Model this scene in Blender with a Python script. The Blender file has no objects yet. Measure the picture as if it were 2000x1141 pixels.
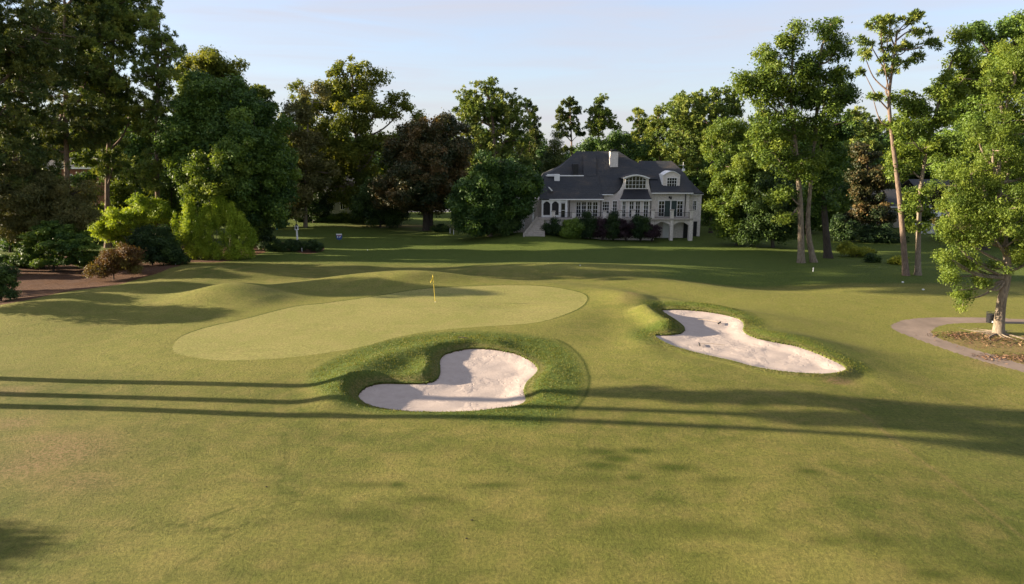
import bpy, math, random
import numpy as np
from mathutils import Vector

# ------------------------------------------------------------------ camera, sky, sun, exposure
S = bpy.context.scene
COL = S.collection
CAM_H, PITCH, FPX = 12.6, math.radians(11.7), 2000 * 24 / 36.0
cam_d = bpy.data.cameras.new("camera")
cam_d.lens, cam_d.sensor_width, cam_d.clip_end, cam_d.clip_start = 24, 36, 5000, 0.1
cam = bpy.data.objects.new("camera", cam_d)
cam.location = (0, 0, CAM_H)
cam.rotation_euler = (math.radians(90) - PITCH, 0, 0)
COL.objects.link(cam)
S.camera = cam

SUN_EL = math.radians(14)
SUN_K = 0.075
sd_ = Vector((-1, SUN_K, 0)).normalized()
SUN_DIR = Vector((sd_.x * math.cos(SUN_EL), sd_.y * math.cos(SUN_EL), math.sin(SUN_EL)))
world = bpy.data.worlds.new("World")
S.world = world
world.use_nodes = True
wn = world.node_tree
bg = wn.nodes["Background"]
sky = wn.nodes.new("ShaderNodeTexSky")
sky.sky_type = 'NISHITA'
sky.sun_disc = False
sky.sun_elevation = SUN_EL
sky.sun_rotation = math.atan2(sd_.x, sd_.y)
sky.air_density, sky.dust_density, sky.ozone_density = 1.0, 1.0, 4.0
veil = wn.nodes.new("ShaderNodeMix")            # thin high morning haze evens the clear sky out
veil.data_type = 'RGBA'
wt = wn.nodes.new("ShaderNodeTexCoord"); wm = wn.nodes.new("ShaderNodeMapping"); wm.inputs["Scale"].default_value = (1.6, 1.6, 14)
wz = wn.nodes.new("ShaderNodeTexNoise"); wz.inputs["Scale"].default_value = 2.2; wz.inputs["Detail"].default_value = 6; wz.inputs["Distortion"].default_value = 0.8
wr = wn.nodes.new("ShaderNodeMapRange"); wr.inputs[1].default_value = 0.35; wr.inputs[2].default_value = 0.75; wr.inputs[3].default_value = 0.60; wr.inputs[4].default_value = 0.88
wn.links.new(wt.outputs["Generated"], wm.inputs["Vector"]); wn.links.new(wm.outputs[0], wz.inputs["Vector"]); wn.links.new(wz.outputs[0], wr.inputs[0]); wn.links.new(wr.outputs[0], veil.inputs[0])
veil.inputs[7].default_value = (1.98, 1.93, 2.12, 1)
wn.links.new(sky.outputs[0], veil.inputs[6])
wn.links.new(veil.outputs[2], bg.inputs[0])
bg.inputs[1].default_value = 0.094
sun_d = bpy.data.lights.new("sun", 'SUN')
sun_d.energy, sun_d.angle, sun_d.color = 5.0, math.radians(0.5), (1.0, 0.83, 0.62)
sun = bpy.data.objects.new("sun", sun_d)
sun.rotation_euler = (-SUN_DIR).to_track_quat('-Z', 'Y').to_euler()
sun.location = (-60, 0, 40)
COL.objects.link(sun)
S.view_settings.view_transform = 'Standard'
S.view_settings.look = 'None'
S.view_settings.exposure = 1.95
S.view_settings.gamma = 1
S.render.engine = 'CYCLES'
S.cycles.max_bounces = 6
S.cycles.transmission_bounces = 3
S.cycles.transparent_max_bounces = 4

# ------------------------------------------------------------------ measuring helpers
CP, SP = math.cos(PITCH), math.sin(PITCH)

def ray(px, py):
    u, v = (np.asarray(px, float) - 1000) / FPX, (np.asarray(py, float) - 570.5) / FPX
    return u, CP - v * SP, -SP - v * CP

def at(px, py, Y):
    dx, dy, dz = ray(px, py)
    t = Y / dy
    return np.stack([dx * t, np.broadcast_to(Y, np.shape(t)) * 1.0, CAM_H + dz * t], -1)

def at_z(px, py, z):
    dx, dy, dz = ray(px, py)
    t = (z - CAM_H) / dz
    return np.stack([dx * t, dy * t, np.broadcast_to(z, np.shape(t)) * 1.0], -1)

def on_ground(px, py, zf, n=30):
    z = np.zeros(np.shape(px))
    for _ in range(n):
        p = at_z(px, py, z)
        z = 0.5 * z + 0.5 * zf(p[..., 0], p[..., 1])
    return at_z(px, py, z)

def sstep(a, b, x):
    t = np.clip((x - a) / (b - a), 0, 1)
    return t * t * (3 - 2 * t)

def smooth_poly(pts, n=6, closed=True):
    P = np.asarray(pts, float)
    out = []
    N = len(P)
    for i in range(N if closed else N - 1):
        p0, p1, p2, p3 = (P[(i + k) % N] if closed else P[min(max(i + k, 0), N - 1)] for k in (-1, 0, 1, 2))
        for j in range(n):
            t = j / n
            out.append(0.5 * (2 * p1 + (p2 - p0) * t + (2 * p0 - 5 * p1 + 4 * p2 - p3) * t * t + (3 * p1 - p0 - 3 * p2 + p3) * t ** 3))
    if not closed:
        out.append(P[-1])
    return np.array(out)

def seg_near(P, poly, closed=True):
    """nearest distance and nearest point of points P (N,2) to a polyline"""
    A = poly
    B = np.roll(poly, -1, 0) if closed else poly[1:]
    if not closed:
        A = poly[:-1]
    best = np.full(len(P), 1e9)
    near = np.zeros((len(P), 2))
    for a, b in zip(A, B):
        d = b - a
        L = max(d @ d, 1e-12)
        t = np.clip(((P - a) @ d) / L, 0, 1)
        q = a + t[:, None] * d
        r = ((P - q) ** 2).sum(1)
        m = r < best
        best[m] = r[m]
        near[m] = q[m]
    return np.sqrt(best), near

def inside(P, poly):
    x, y = P[:, 0], P[:, 1]
    r = np.zeros(len(P), bool)
    A, B = poly, np.roll(poly, -1, 0)
    for (x1, y1), (x2, y2) in zip(A, B):
        if y1 == y2:
            continue
        c = ((y1 > y) != (y2 > y)) & (x < (x2 - x1) * (y - y1) / (y2 - y1) + x1)
        r ^= c
    return r

def sdist(x, y, poly, margin=8.0):
    """signed distance (negative inside), clipped to margin"""
    P = np.stack([np.ravel(x), np.ravel(y)], 1)
    lo, hi = poly.min(0) - margin, poly.max(0) + margin
    m = (P[:, 0] > lo[0]) & (P[:, 0] < hi[0]) & (P[:, 1] > lo[1]) & (P[:, 1] < hi[1])
    d = np.full(len(P), margin)
    if m.any():
        q = P[m]
        dd, _ = seg_near(q, poly)
        dd[inside(q, poly)] *= -1
        d[m] = np.minimum(dd, margin)
    return d.reshape(np.shape(x))

# ------------------------------------------------------------------ object helpers
def tag(o, label=None, cat=None, group=None, kind=None):
    if label: o["label"] = label
    if cat: o["category"] = cat
    if group: o["group"] = group
    if kind: o["kind"] = kind
    return o

def empty(name, loc, label, cat, group=None):
    o = bpy.data.objects.new(name, None)
    o.empty_display_size = 0.3
    o.location = loc
    COL.objects.link(o)
    return tag(o, label, cat, group)

def link(name, me, parent=None, origin=None):
    o = bpy.data.objects.new(name, me)
    COL.objects.link(o)
    if parent is not None:
        o.parent = parent
    if origin is not None:
        o.location = origin
    return o

def np_mesh(name, V, quads=None, tris=None, mat=None, tint=None, smooth=False, vattr=None):
    me = bpy.data.meshes.new(name)
    V = np.asarray(V, np.float32)
    nq = 0 if quads is None else len(quads)
    nt = 0 if tris is None else len(tris)
    me.vertices.add(len(V))
    me.vertices.foreach_set("co", V.ravel())
    loops = np.concatenate([np.asarray(a, np.int32).ravel() for a in (quads, tris) if a is not None and len(a)])
    me.loops.add(len(loops))
    me.loops.foreach_set("vertex_index", loops)
    me.polygons.add(nq + nt)
    st = np.concatenate([np.arange(nq) * 4, nq * 4 + np.arange(nt) * 3]).astype(np.int32)
    me.polygons.foreach_set("loop_start", st)
    if smooth:
        me.polygons.foreach_set("use_smooth", np.ones(nq + nt, bool))
    if tint is not None:
        a = me.attributes.new("tint", 'FLOAT', 'FACE')
        a.data.foreach_set("value", np.asarray(tint, np.float32))
    for k, v in (vattr or {}).items():
        a = me.attributes.new(k, 'FLOAT', 'POINT')
        a.data.foreach_set("value", np.asarray(v, np.float32))
    if mat: me.materials.append(mat)
    me.update(calc_edges=True)
    me.validate()
    return me

class Acc:
    """collects tubes / leaves for one mesh"""
    def __init__(s):
        s.V, s.Q, s.T, s.n = [], [], [], 0
    def add(s, V, Q, tint=None):
        s.V.append(V); s.Q.append(np.asarray(Q) + s.n); s.n += len(V)
        s.T.append(np.full(len(Q), 0.5) if tint is None else tint)
    def tube(s, path, rad, n=7):
        P = np.asarray(path, float); R = np.asarray(rad, float)
        d = np.gradient(P, axis=0); d /= np.linalg.norm(d, axis=1)[:, None] + 1e-9
        ref = np.array([1.0, 0.02, 0.03]) if abs(d[:, 2]).mean() > 0.6 else np.array([0.02, 0.03, 1.0])
        a = np.cross(d, ref); a /= np.linalg.norm(a, axis=1)[:, None] + 1e-9
        b = np.cross(d, a)
        th = np.arange(n) / n * 2 * math.pi
        ring = P[:, None] + R[:, None, None] * (np.cos(th)[None, :, None] * a[:, None] + np.sin(th)[None, :, None] * b[:, None])
        m = len(P)
        i = np.arange(m - 1)[:, None] * n; j = np.arange(n)[None]; k = (j + 1) % n
        Q = np.stack([i + j, i + k, i + n + k, i + n + j], -1).reshape(-1, 4)
        s.add(ring.reshape(-1, 3), Q)
    def mesh(s, name, mat, smooth=False, tint=False):
        return np_mesh(name, np.concatenate(s.V), np.concatenate(s.Q), None, mat, np.concatenate(s.T) if tint else None, smooth)

class PB:
    """polygon builder for built things (boxes, prisms, sheets)"""
    def __init__(s): s.v, s.f = [], []
    def poly(s, pts):
        n = len(s.v); s.v += [tuple(p) for p in pts]; s.f.append(list(range(n, n + len(pts))))
    def box(s, x0, x1, y0, y1, z0, z1):
        x0, x1 = sorted((x0, x1)); y0, y1 = sorted((y0, y1)); z0, z1 = sorted((z0, z1))
        n = len(s.v)
        s.v += [(x, y, z) for z in (z0, z1) for y in (y0, y1) for x in (x0, x1)]
        s.f += [[n + i for i in q] for q in ((0, 2, 3, 1), (4, 5, 7, 6), (0, 1, 5, 4), (2, 6, 7, 3), (0, 4, 6, 2), (1, 3, 7, 5))]
    def prism(s, xz, y0, y1):
        n, m = len(s.v), len(xz)
        s.v += [(x, y0, z) for x, z in xz] + [(x, y1, z) for x, z in xz]
        s.f.append([n + i for i in range(m)]); s.f.append([n + m + i for i in reversed(range(m))])
        for i in range(m):
            j = (i + 1) % m
            s.f.append([n + j, n + i, n + m + i, n + m + j])
    def grid(s, rows):
        n, w = len(s.v), len(rows[0])
        for r in rows: s.v += [tuple(p) for p in r]
        for i in range(len(rows) - 1):
            for j in range(w - 1):
                a = n + i * w + j
                s.f.append([a, a + 1, a + w + 1, a + w])
    def cyl(s, x, y, z0, z1, r0, r1=None, n=12):
        r1 = r0 if r1 is None else r1
        k = len(s.v)
        for z, r in ((z0, r0), (z1, r1)):
            s.v += [(x + r * math.cos(2 * math.pi * i / n), y + r * math.sin(2 * math.pi * i / n), z) for i in range(n)]
        for i in range(n):
            j = (i + 1) % n
            s.f.append([k + i, k + j, k + n + j, k + n + i])
        s.f.append([k + i for i in reversed(range(n))]); s.f.append([k + n + i for i in range(n)])
    def build(s, name, mat, parent=None, smooth=False, bevel=0, solid=0):
        o0 = Vector((0, 0, 0)) if parent is None else world_loc(parent)
        me = bpy.data.meshes.new(name)
        me.from_pydata([(x - o0.x, y - o0.y, z - o0.z) for x, y, z in s.v], [], s.f)
        me.materials.append(mat)
        if smooth:
            for p in me.polygons: p.use_smooth = True
        me.update()
        o = link(name, me, parent)
        if solid:
            m = o.modifiers.new("t", 'SOLIDIFY'); m.thickness = solid; m.offset = -1
        if bevel:
            m = o.modifiers.new("b", 'BEVEL'); m.width = bevel; m.segments = 2
        return o

def world_loc(o):
    p = Vector(o.location)
    while o.parent: o = o.parent; p += Vector(o.location)
    return p

# ------------------------------------------------------------------ materials
def new_mat(name):
    m = bpy.data.materials.new(name); m.use_nodes = True
    nt = m.node_tree
    return m, nt, nt.nodes["Principled BSDF"]

def noise(nt, scale, detail=4, rough=0.55, vec=None, dist=0.0):
    n = nt.nodes.new("ShaderNodeTexNoise")
    n.inputs["Scale"].default_value = scale; n.inputs["Detail"].default_value = detail
    n.inputs["Roughness"].default_value = rough; n.inputs["Distortion"].default_value = dist
    if vec is not None: nt.links.new(vec, n.inputs["Vector"])
    return n.outputs[0]

def ramp(nt, fac, stops):
    r = nt.nodes.new("ShaderNodeValToRGB")
    e = r.color_ramp.elements
    while len(e) < len(stops): e.new(0.5)
    for k, (p, c) in zip(e, stops):
        k.position = p; k.color = (c[0], c[1], c[2], 1)
    nt.links.new(fac, r.inputs[0])
    return r.outputs[0]

def mix(nt, fac, a, b, mode='MIX'):
    m = nt.nodes.new("ShaderNodeMix"); m.data_type = 'RGBA'; m.blend_type = mode
    for sock, v in ((m.inputs[0], fac), (m.inputs[6], a), (m.inputs[7], b)):
        if isinstance(v, (int, float)): sock.default_value = v
        elif isinstance(v, tuple): sock.default_value = (v[0], v[1], v[2], 1)
        else: nt.links.new(v, sock)
    return m.outputs[2]

def math_(nt, op, a, b=0.0, clamp=False):
    m = nt.nodes.new("ShaderNodeMath"); m.operation = op; m.use_clamp = clamp
    for sock, v in ((m.inputs[0], a), (m.inputs[1], b)):
        if isinstance(v, (int, float)): sock.default_value = v
        else: nt.links.new(v, sock)
    return m.outputs[0]

def attr(nt, name):
    a = nt.nodes.new("ShaderNodeAttribute"); a.attribute_name = name
    return a.outputs["Fac"]

def pos(nt, scale=None):
    g = nt.nodes.new("ShaderNodeNewGeometry").outputs["Position"]
    if scale is None: return g
    m = nt.nodes.new("ShaderNodeMapping"); m.inputs["Scale"].default_value = scale
    nt.links.new(g, m.inputs["Vector"])
    return m.outputs[0]

def bump(nt, bsdf, h, strength, dist):
    b = nt.nodes.new("ShaderNodeBump")
    b.inputs["Strength"].default_value = strength; b.inputs["Distance"].default_value = dist
    nt.links.new(h, b.inputs["Height"]); nt.links.new(b.outputs[0], bsdf.inputs["Normal"])

def plain(name, col, rough=0.7, metal=0.0, var=0.12, scale=3.0, bumpd=0.0, bscale=20.0, spec=0.3):
    m, nt, b = new_mat(name)
    p = pos(nt)
    n = noise(nt, scale, 5, 0.6, p)
    lo = tuple(c * (1 - var) for c in col); hi = tuple(min(1, c * (1 + var)) for c in col)
    nt.links.new(ramp(nt, n, [(0.3, lo), (0.7, hi)]), b.inputs["Base Color"])
    b.inputs["Roughness"].default_value = rough; b.inputs["Metallic"].default_value = metal
    b.inputs["Specular IOR Level"].default_value = spec
    if bumpd: bump(nt, b, noise(nt, bscale, 4, 0.6, p), 0.6, bumpd)
    return m

def grass_mat(name, base, light, dark, dry, fine=0.02, rough_shade_c=(0.046, 0.082, 0.012), fairway=True):
    m, nt, b = new_mat(name)
    p = pos(nt)
    big = noise(nt, 0.16, 3, 0.5, p, 0.4)
    mid = noise(nt, 0.9, 4, 0.6, p, 0.3)
    sm = noise(nt, 7.0, 5, 0.7, p)
    ps = pos(nt, (1.0, 2.6, 1.0))
    blade = noise(nt, 26.0, 4, 0.75, p)
    streak = noise(nt, 0.5, 3, 0.5, ps, 0.5)
    blot = noise(nt, 0.42, 5, 0.62, pos(nt, (1.0, 1.7, 1.0)), 0.6)
    c = ramp(nt, big, [(0.34, dark), (0.5, base), (0.66, light)])
    c = mix(nt, ramp(nt, blot, [(0.52, (0, 0, 0)), (0.72, (0.75, 0.75, 0.75))]), c, (dark[0] * .85, dark[1] * .9, dark[2] * .8))
    c = mix(nt, ramp(nt, mid, [(0.42, (0, 0, 0)), (0.72, (0.75, 0.75, 0.75))]), c, dry)
    c = mix(nt, ramp(nt, streak, [(0.46, (0, 0, 0)), (0.75, (0.5, 0.5, 0.5))]), c, dark)
    if fairway:
        c = mix(nt, attr(nt, "pale"), c, mix(nt, ramp(nt, mid, [(0.35, (0, 0, 0)), (0.7, (1, 1, 1))]), (0.166, 0.168, 0.038), (0.188, 0.176, 0.048)))
        c = mix(nt, attr(nt, "rough"), c, mix(nt, ramp(nt, sm, [(0.3, (0.15, .15, .15)), (0.75, (1, 1, 1))]), rough_shade_c, (rough_shade_c[0] * 2.3, rough_shade_c[1] * 1.8, rough_shade_c[2] * 2.2)))
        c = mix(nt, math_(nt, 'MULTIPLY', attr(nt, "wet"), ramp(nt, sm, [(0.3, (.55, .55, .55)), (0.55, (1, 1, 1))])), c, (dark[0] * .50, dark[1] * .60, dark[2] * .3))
        c = mix(nt, math_(nt, 'MULTIPLY', attr(nt, "bare"), ramp(nt, sm, [(0.35, (.1, .1, .1)), (0.6, (1, 1, 1))])), c, (0.20, 0.130, 0.070))
    v = ramp(nt, sm, [(0.27, (0.62, 0.64, 0.6)), (0.73, (1.34, 1.32, 1.28))])
    c = mix(nt, 1.0, c, v, 'MULTIPLY')
    v2 = ramp(nt, blade, [(0.28, (0.55, 0.56, 0.5)), (0.72, (1.42, 1.42, 1.38))])
    c = mix(nt, 1.0, c, v2, 'MULTIPLY')
    nt.links.new(c, b.inputs["Base Color"])
    b.inputs["Roughness"].default_value = 0.9
    b.inputs["Specular IOR Level"].default_value = 0.15
    h = math_(nt, 'ADD', math_(nt, 'MULTIPLY', sm, 1.6), blade)
    if fairway: h = math_(nt, 'MULTIPLY', h, math_(nt, 'ADD', math_(nt, 'MULTIPLY', attr(nt, "rough"), 2.0), 1.0))
    bump(nt, b, h, 0.7, fine)
    return m

def leaf_mat(name, dark, mid_, light, trans=0.35, tcol=None, gloss=0.25):
    m, nt, b = new_mat(name)
    t = attr(nt, "tint")
    c = ramp(nt, t, [(0.08, dark), (0.5, mid_), (0.92, light)])
    nt.links.new(c, b.inputs["Base Color"])
    b.inputs["Roughness"].default_value = 0.55
    b.inputs["Specular IOR Level"].default_value = gloss
    tr = nt.nodes.new("ShaderNodeBsdfTranslucent")
    tc = mix(nt, 1.0, c, tcol or (1.25, 1.15, 0.55), 'MULTIPLY')
    nt.links.new(tc, tr.inputs[0])
    ms = nt.nodes.new("ShaderNodeMixShader"); ms.inputs[0].default_value = trans
    nt.links.new(b.outputs[0], ms.inputs[1]); nt.links.new(tr.outputs[0], ms.inputs[2])
    nt.links.new(ms.outputs[0], nt.nodes["Material Output"].inputs[0])
    return m

def bark_mat(name, lo, hi, scale=(5, 5, 1.2)):
    m, nt, b = new_mat(name)
    p = pos(nt, scale)
    n = noise(nt, 1.6, 6, 0.7, p, 0.4)
    nt.links.new(ramp(nt, n, [(0.32, lo), (0.66, hi)]), b.inputs["Base Color"])
    b.inputs["Roughness"].default_value = 0.9
    b.inputs["Specular IOR Level"].default_value = 0.1
    bump(nt, b, n, 0.9, 0.06)
    return m

M = {}
M['fairway'] = grass_mat("fairway_grass", (0.126, 0.126, 0.028), (0.164, 0.156, 0.040), (0.084, 0.096, 0.018), (0.184, 0.152, 0.050), 0.07)
M['green'] = grass_mat("green_turf", (0.212, 0.200, 0.064), (0.230, 0.212, 0.072), (0.192, 0.190, 0.055), (0.240, 0.206, 0.078), 0.006, fairway=False)
mm, mnt, mb = new_mat("pine_straw")
mp = pos(mnt)
mc = ramp(mnt, noise(mnt, 11.0, 5, 0.75, mp), [(0.28, (0.020, 0.010, 0.006)), (0.5, (0.085, 0.042, 0.022)), (0.72, (0.25, 0.145, 0.078))])
mc = mix(mnt, ramp(mnt, noise(mnt, 0.55, 4, 0.6, mp, 0.5), [(0.40, (0, 0, 0)), (0.68, (0.8, 0.8, 0.8))]), mc, (0.10, 0.062, 0.045))
mnt.links.new(mc, mb.inputs["Base Color"]); mb.inputs["Roughness"].default_value = 0.95; mb.inputs["Specular IOR Level"].default_value = 0.1
bump(mnt, mb, noise(mnt, 9.0, 5, 0.75, mp), 0.9, 0.10)
M['mulch'] = mm
ms_, snt, sb = new_mat("bunker_sand")
sp0 = pos(snt)
sc_ = ramp(snt, noise(snt, 2.2, 4, 0.6, sp0), [(0.3, (0.365, 0.305, 0.265)), (0.7, (0.415, 0.35, 0.305))])
snt.links.new(sc_, sb.inputs["Base Color"]); sb.inputs["Roughness"].default_value = 0.95; sb.inputs["Specular IOR Level"].default_value = 0.1
vor = snt.nodes.new("ShaderNodeTexVoronoi"); vor.inputs["Scale"].default_value = 3.6; snt.links.new(sp0, vor.inputs["Vector"])
foot = math_(snt, 'MULTIPLY', ramp(snt, vor.outputs["Distance"], [(0.08, (0, 0, 0)), (0.26, (1, 1, 1))]), 1.0)
fm = ramp(snt, noise(snt, 0.5, 3, 0.5, sp0), [(0.5, (0, 0, 0)), (0.62, (1, 1, 1))])
hgt_ = math_(snt, 'ADD', math_(snt, 'MULTIPLY', foot, fm), math_(snt, 'MULTIPLY', noise(snt, 9.0, 5, 0.7, sp0), 0.55))
bump(snt, sb, hgt_, 0.75, 0.045)
M['sand'] = ms_
M['path'] = plain("path_asphalt", (0.200, 0.152, 0.118), 0.9, var=0.22, scale=0.7, bumpd=0.004, bscale=60.0)
M['road'] = plain("road_asphalt", (0.22, 0.23, 0.25), 0.9)
M['bark_pine'] = bark_mat("pine_bark", (0.085, 0.058, 0.044), (0.25, 0.185, 0.14))
M['bark_grey'] = bark_mat("grey_bark", (0.10, 0.078, 0.055), (0.30, 0.245, 0.18))
M['bark_dark'] = bark_mat("dark_bark", (0.03, 0.026, 0.022), (0.085, 0.07, 0.055))
L = {}
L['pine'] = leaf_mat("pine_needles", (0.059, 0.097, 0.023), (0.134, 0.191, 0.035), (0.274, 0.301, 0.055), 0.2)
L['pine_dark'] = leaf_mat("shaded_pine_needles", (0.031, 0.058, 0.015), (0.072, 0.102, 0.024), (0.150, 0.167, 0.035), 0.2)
L['oak'] = leaf_mat("oak_leaves", (0.031, 0.071, 0.017), (0.066, 0.124, 0.022), (0.139, 0.211, 0.029), 0.28)
L['gum'] = leaf_mat("gum_leaves", (0.049, 0.091, 0.015), (0.114, 0.174, 0.024), (0.192, 0.243, 0.033), 0.38)
L['gum_yellow'] = leaf_mat("yellow_gum_leaves", (0.065, 0.096, 0.015), (0.142, 0.173, 0.024), (0.225, 0.233, 0.033), 0.42)
L['lime'] = leaf_mat("light_leaves", (0.075, 0.121, 0.019), (0.144, 0.209, 0.029), (0.219, 0.274, 0.043), 0.45)
L['bamboo'] = leaf_mat("bamboo_leaves", (0.102, 0.171, 0.014), (0.237, 0.333, 0.026), (0.374, 0.453, 0.043), 0.4)
L['magnolia'] = leaf_mat("magnolia_leaves", (0.017, 0.033, 0.010), (0.053, 0.055, 0.016), (0.181, 0.116, 0.041), 0.15, gloss=0.28)
L['cedar'] = leaf_mat("cedar_sprays", (0.056, 0.068, 0.022), (0.112, 0.117, 0.034), (0.179, 0.161, 0.054), 0.25)
L['shrub'] = leaf_mat("shrub_leaves", (0.016, 0.037, 0.012), (0.036, 0.068, 0.017), (0.081, 0.133, 0.026), 0.25)
L['maple'] = leaf_mat("red_maple_leaves", (0.060, 0.029, 0.012), (0.116, 0.065, 0.019), (0.151, 0.137, 0.030), 0.35)
L['purple'] = leaf_mat("purple_leaves", (0.022, 0.012, 0.016), (0.045, 0.024, 0.032), (0.085, 0.050, 0.060), 0.25)
L['hedge'] = leaf_mat("hedge_leaves", (0.122, 0.157, 0.016), (0.223, 0.255, 0.026), (0.345, 0.343, 0.040), 0.3)
M['brick'] = plain("whitewashed_brick", (0.66, 0.60, 0.545), 0.9, var=0.2, scale=5.0, bumpd=0.01, bscale=14)
rm, rnt, rb0 = new_mat("slate_shingles")
rp = pos(rnt)
rc0 = ramp(rnt, noise(rnt, 0.35, 4, 0.6, pos(rnt, (1, 1, 2.5)), 0.4), [(0.38, (0.020, 0.024, 0.030)), (0.55, (0.032, 0.033, 0.035)), (0.75, (0.075, 0.058, 0.044))])
rc0 = mix(rnt, 1.0, rc0, ramp(rnt, noise(rnt, 5.0, 4, 0.7, pos(rnt, (1, 1, 3))), [(0.3, (.6, .6, .6)), (0.7, (1.4, 1.4, 1.4))]), 'MULTIPLY')
rnt.links.new(rc0, rb0.inputs["Base Color"]); rb0.inputs["Roughness"].default_value = 0.8
rwv = rnt.nodes.new("ShaderNodeTexWave"); rwv.bands_direction = 'Z'; rwv.wave_profile = 'SAW'; rwv.inputs["Scale"].default_value = 1.2; rwv.inputs["Distortion"].default_value = 0.3; rnt.links.new(rp, rwv.inputs["Vector"])
bump(rnt, rb0, math_(rnt, 'ADD', rwv.outputs["Fac"], noise(rnt, 7, 4, 0.6, rp)), 0.6, 0.04)
M['roof'] = rm
M['metal_roof'] = plain("dark_metal_roof", (0.022, 0.023, 0.028), 0.45, metal=0.3)
M['white'] = plain("white_paint", (0.78, 0.77, 0.75), 0.5, var=0.04)
M['dark'] = plain("dark_metal", (0.018, 0.018, 0.02), 0.5)
M['shutter'] = plain("dark_green_shutter", (0.035, 0.055, 0.05), 0.6)
M['stone'] = plain("terrace_stone", (0.36, 0.32, 0.28), 0.9, var=0.2, scale=4)
M['redbrick'] = plain("red_brick", (0.24, 0.105, 0.07), 0.9, var=0.3, scale=6)
M['greywall'] = plain("grey_siding", (0.30, 0.30, 0.31), 0.8)
M['cream'] = plain("cream_wall", (0.50, 0.44, 0.36), 0.85)
M['yellow'] = plain("yellow_flag", (0.72, 0.52, 0.05), 0.6, var=0.06)
M['blue'] = plain("sign_blue", (0.05, 0.10, 0.30), 0.5)
M['red'] = plain("sign_red", (0.5, 0.06, 0.06), 0.5)
M['wood'] = plain("rake_handle", (0.34, 0.27, 0.19), 0.7)
M['teal'] = plain("teal_plastic", (0.03, 0.20, 0.22), 0.5)
gm, gnt, gb = new_mat("window_glass")
gb.inputs["Base Color"].default_value = (0.012, 0.016, 0.02, 1); gb.inputs["Roughness"].default_value = 0.06
gb.inputs["Specular IOR Level"].default_value = 0.6
gw = noise(gnt, 0.7, 3, 0.5, pos(gnt)); bump(gnt, gb, gw, 0.15, 0.05)
M['glass'] = gm

# ------------------------------------------------------------------ terrain
GREEN_PX = [(337, 673), (338, 662), (358, 646), (412, 630), (480, 617), (570, 597), (637, 590), (727, 579), (817, 567), (907, 562), (997, 560), (1065, 562), (1119, 570), (1146, 581), (1137, 597), (1101, 612), (1042, 626), (930, 633), (840, 640), (772, 651), (705, 667), (615, 680), (525, 688), (435, 690), (381, 685), (349, 679)]
SAND1_PX = [(862, 700), (876, 691), (903, 684.5), (930, 682), (966, 684.5), (1002, 691), (1029, 702), (1045, 714), (1050, 725), (1042, 736), (1028, 750), (1023, 765), (1026, 786), (1003, 797), (966, 802), (921, 808), (862, 809), (804, 807), (750, 800.5), (718, 792), (701, 779), (705, 766), (723, 755), (750, 750.5), (795, 751), (831, 750), (852, 743), (860, 729), (859, 712)]
SAND2_PX = [(1294, 607), (1328, 606), (1371, 609), (1413, 615.5), (1443, 624), (1453, 635), (1452, 648), (1473, 660), (1511, 669), (1554, 677), (1592, 690), (1622, 703), (1643, 713), (1652, 722), (1643, 728), (1613, 732.5), (1566, 731), (1515, 726), (1469, 717.5), (1426, 706), (1388, 697.5), (1341, 686), (1303, 673), (1279, 657), (1303, 656), (1330, 652), (1337, 642), (1322, 628), (1303, 616)]
PATH_PX = [(2300, 632), (2000, 623.5), (1958, 621), (1860, 620), (1804, 621), (1766, 625.5), (1746, 632), (1740, 638), (1748, 645), (1766, 653), (1804, 667), (1846, 682), (1902, 700.5), (1958, 716), (2000, 727), (2300, 812), (2300, 785), (2000, 712), (1958, 698), (1902, 683), (1860, 670), (1832, 660), (1820, 650), (1821, 645), (1832, 638), (1853, 633), (1888, 631), (1944, 631), (2000, 632.5), (2300, 642)]
MULCH_PX = [(-260, 650), (-100, 618), (0, 596), (60, 585), (130, 570), (190, 562), (260, 548), (330, 525), (362, 514), (430, 512), (500, 498), (548, 487), (600, 496), (632, 489), (620, 478), (560, 474), (500, 476), (420, 480), (340, 470), (200, 490), (120, 492), (0, 506), (-260, 520)]
RING1_PX = [(592, 734), (620, 712), (682, 685), (750, 664), (818, 653), (885, 646), (952, 646), (1020, 651), (1074, 660), (1110, 675), (1137, 702), (1150, 738), (1142, 774), (1110, 810), (1065, 838), (1000, 836), (885, 826), (750, 815), (660, 800), (610, 770)]

green_xy = smooth_poly(at_z(*np.array(GREEN_PX).T, 0.62)[:, :2])

def gz(x, y):            # putting surface, tilted towards the tee
    return 0.30 + 0.024 * (y - 42) + 0.004 * x

def gauss(x, y, c, sx, sy, a, rot=0.0):
    dx, dy = x - c[0], y - c[1]
    cr, sr = math.cos(rot), math.sin(rot)
    u, v = dx * cr + dy * sr, -dx * sr + dy * cr
    return a * np.exp(-0.5 * ((u / sx) ** 2 + (v / sy) ** 2))

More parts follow.
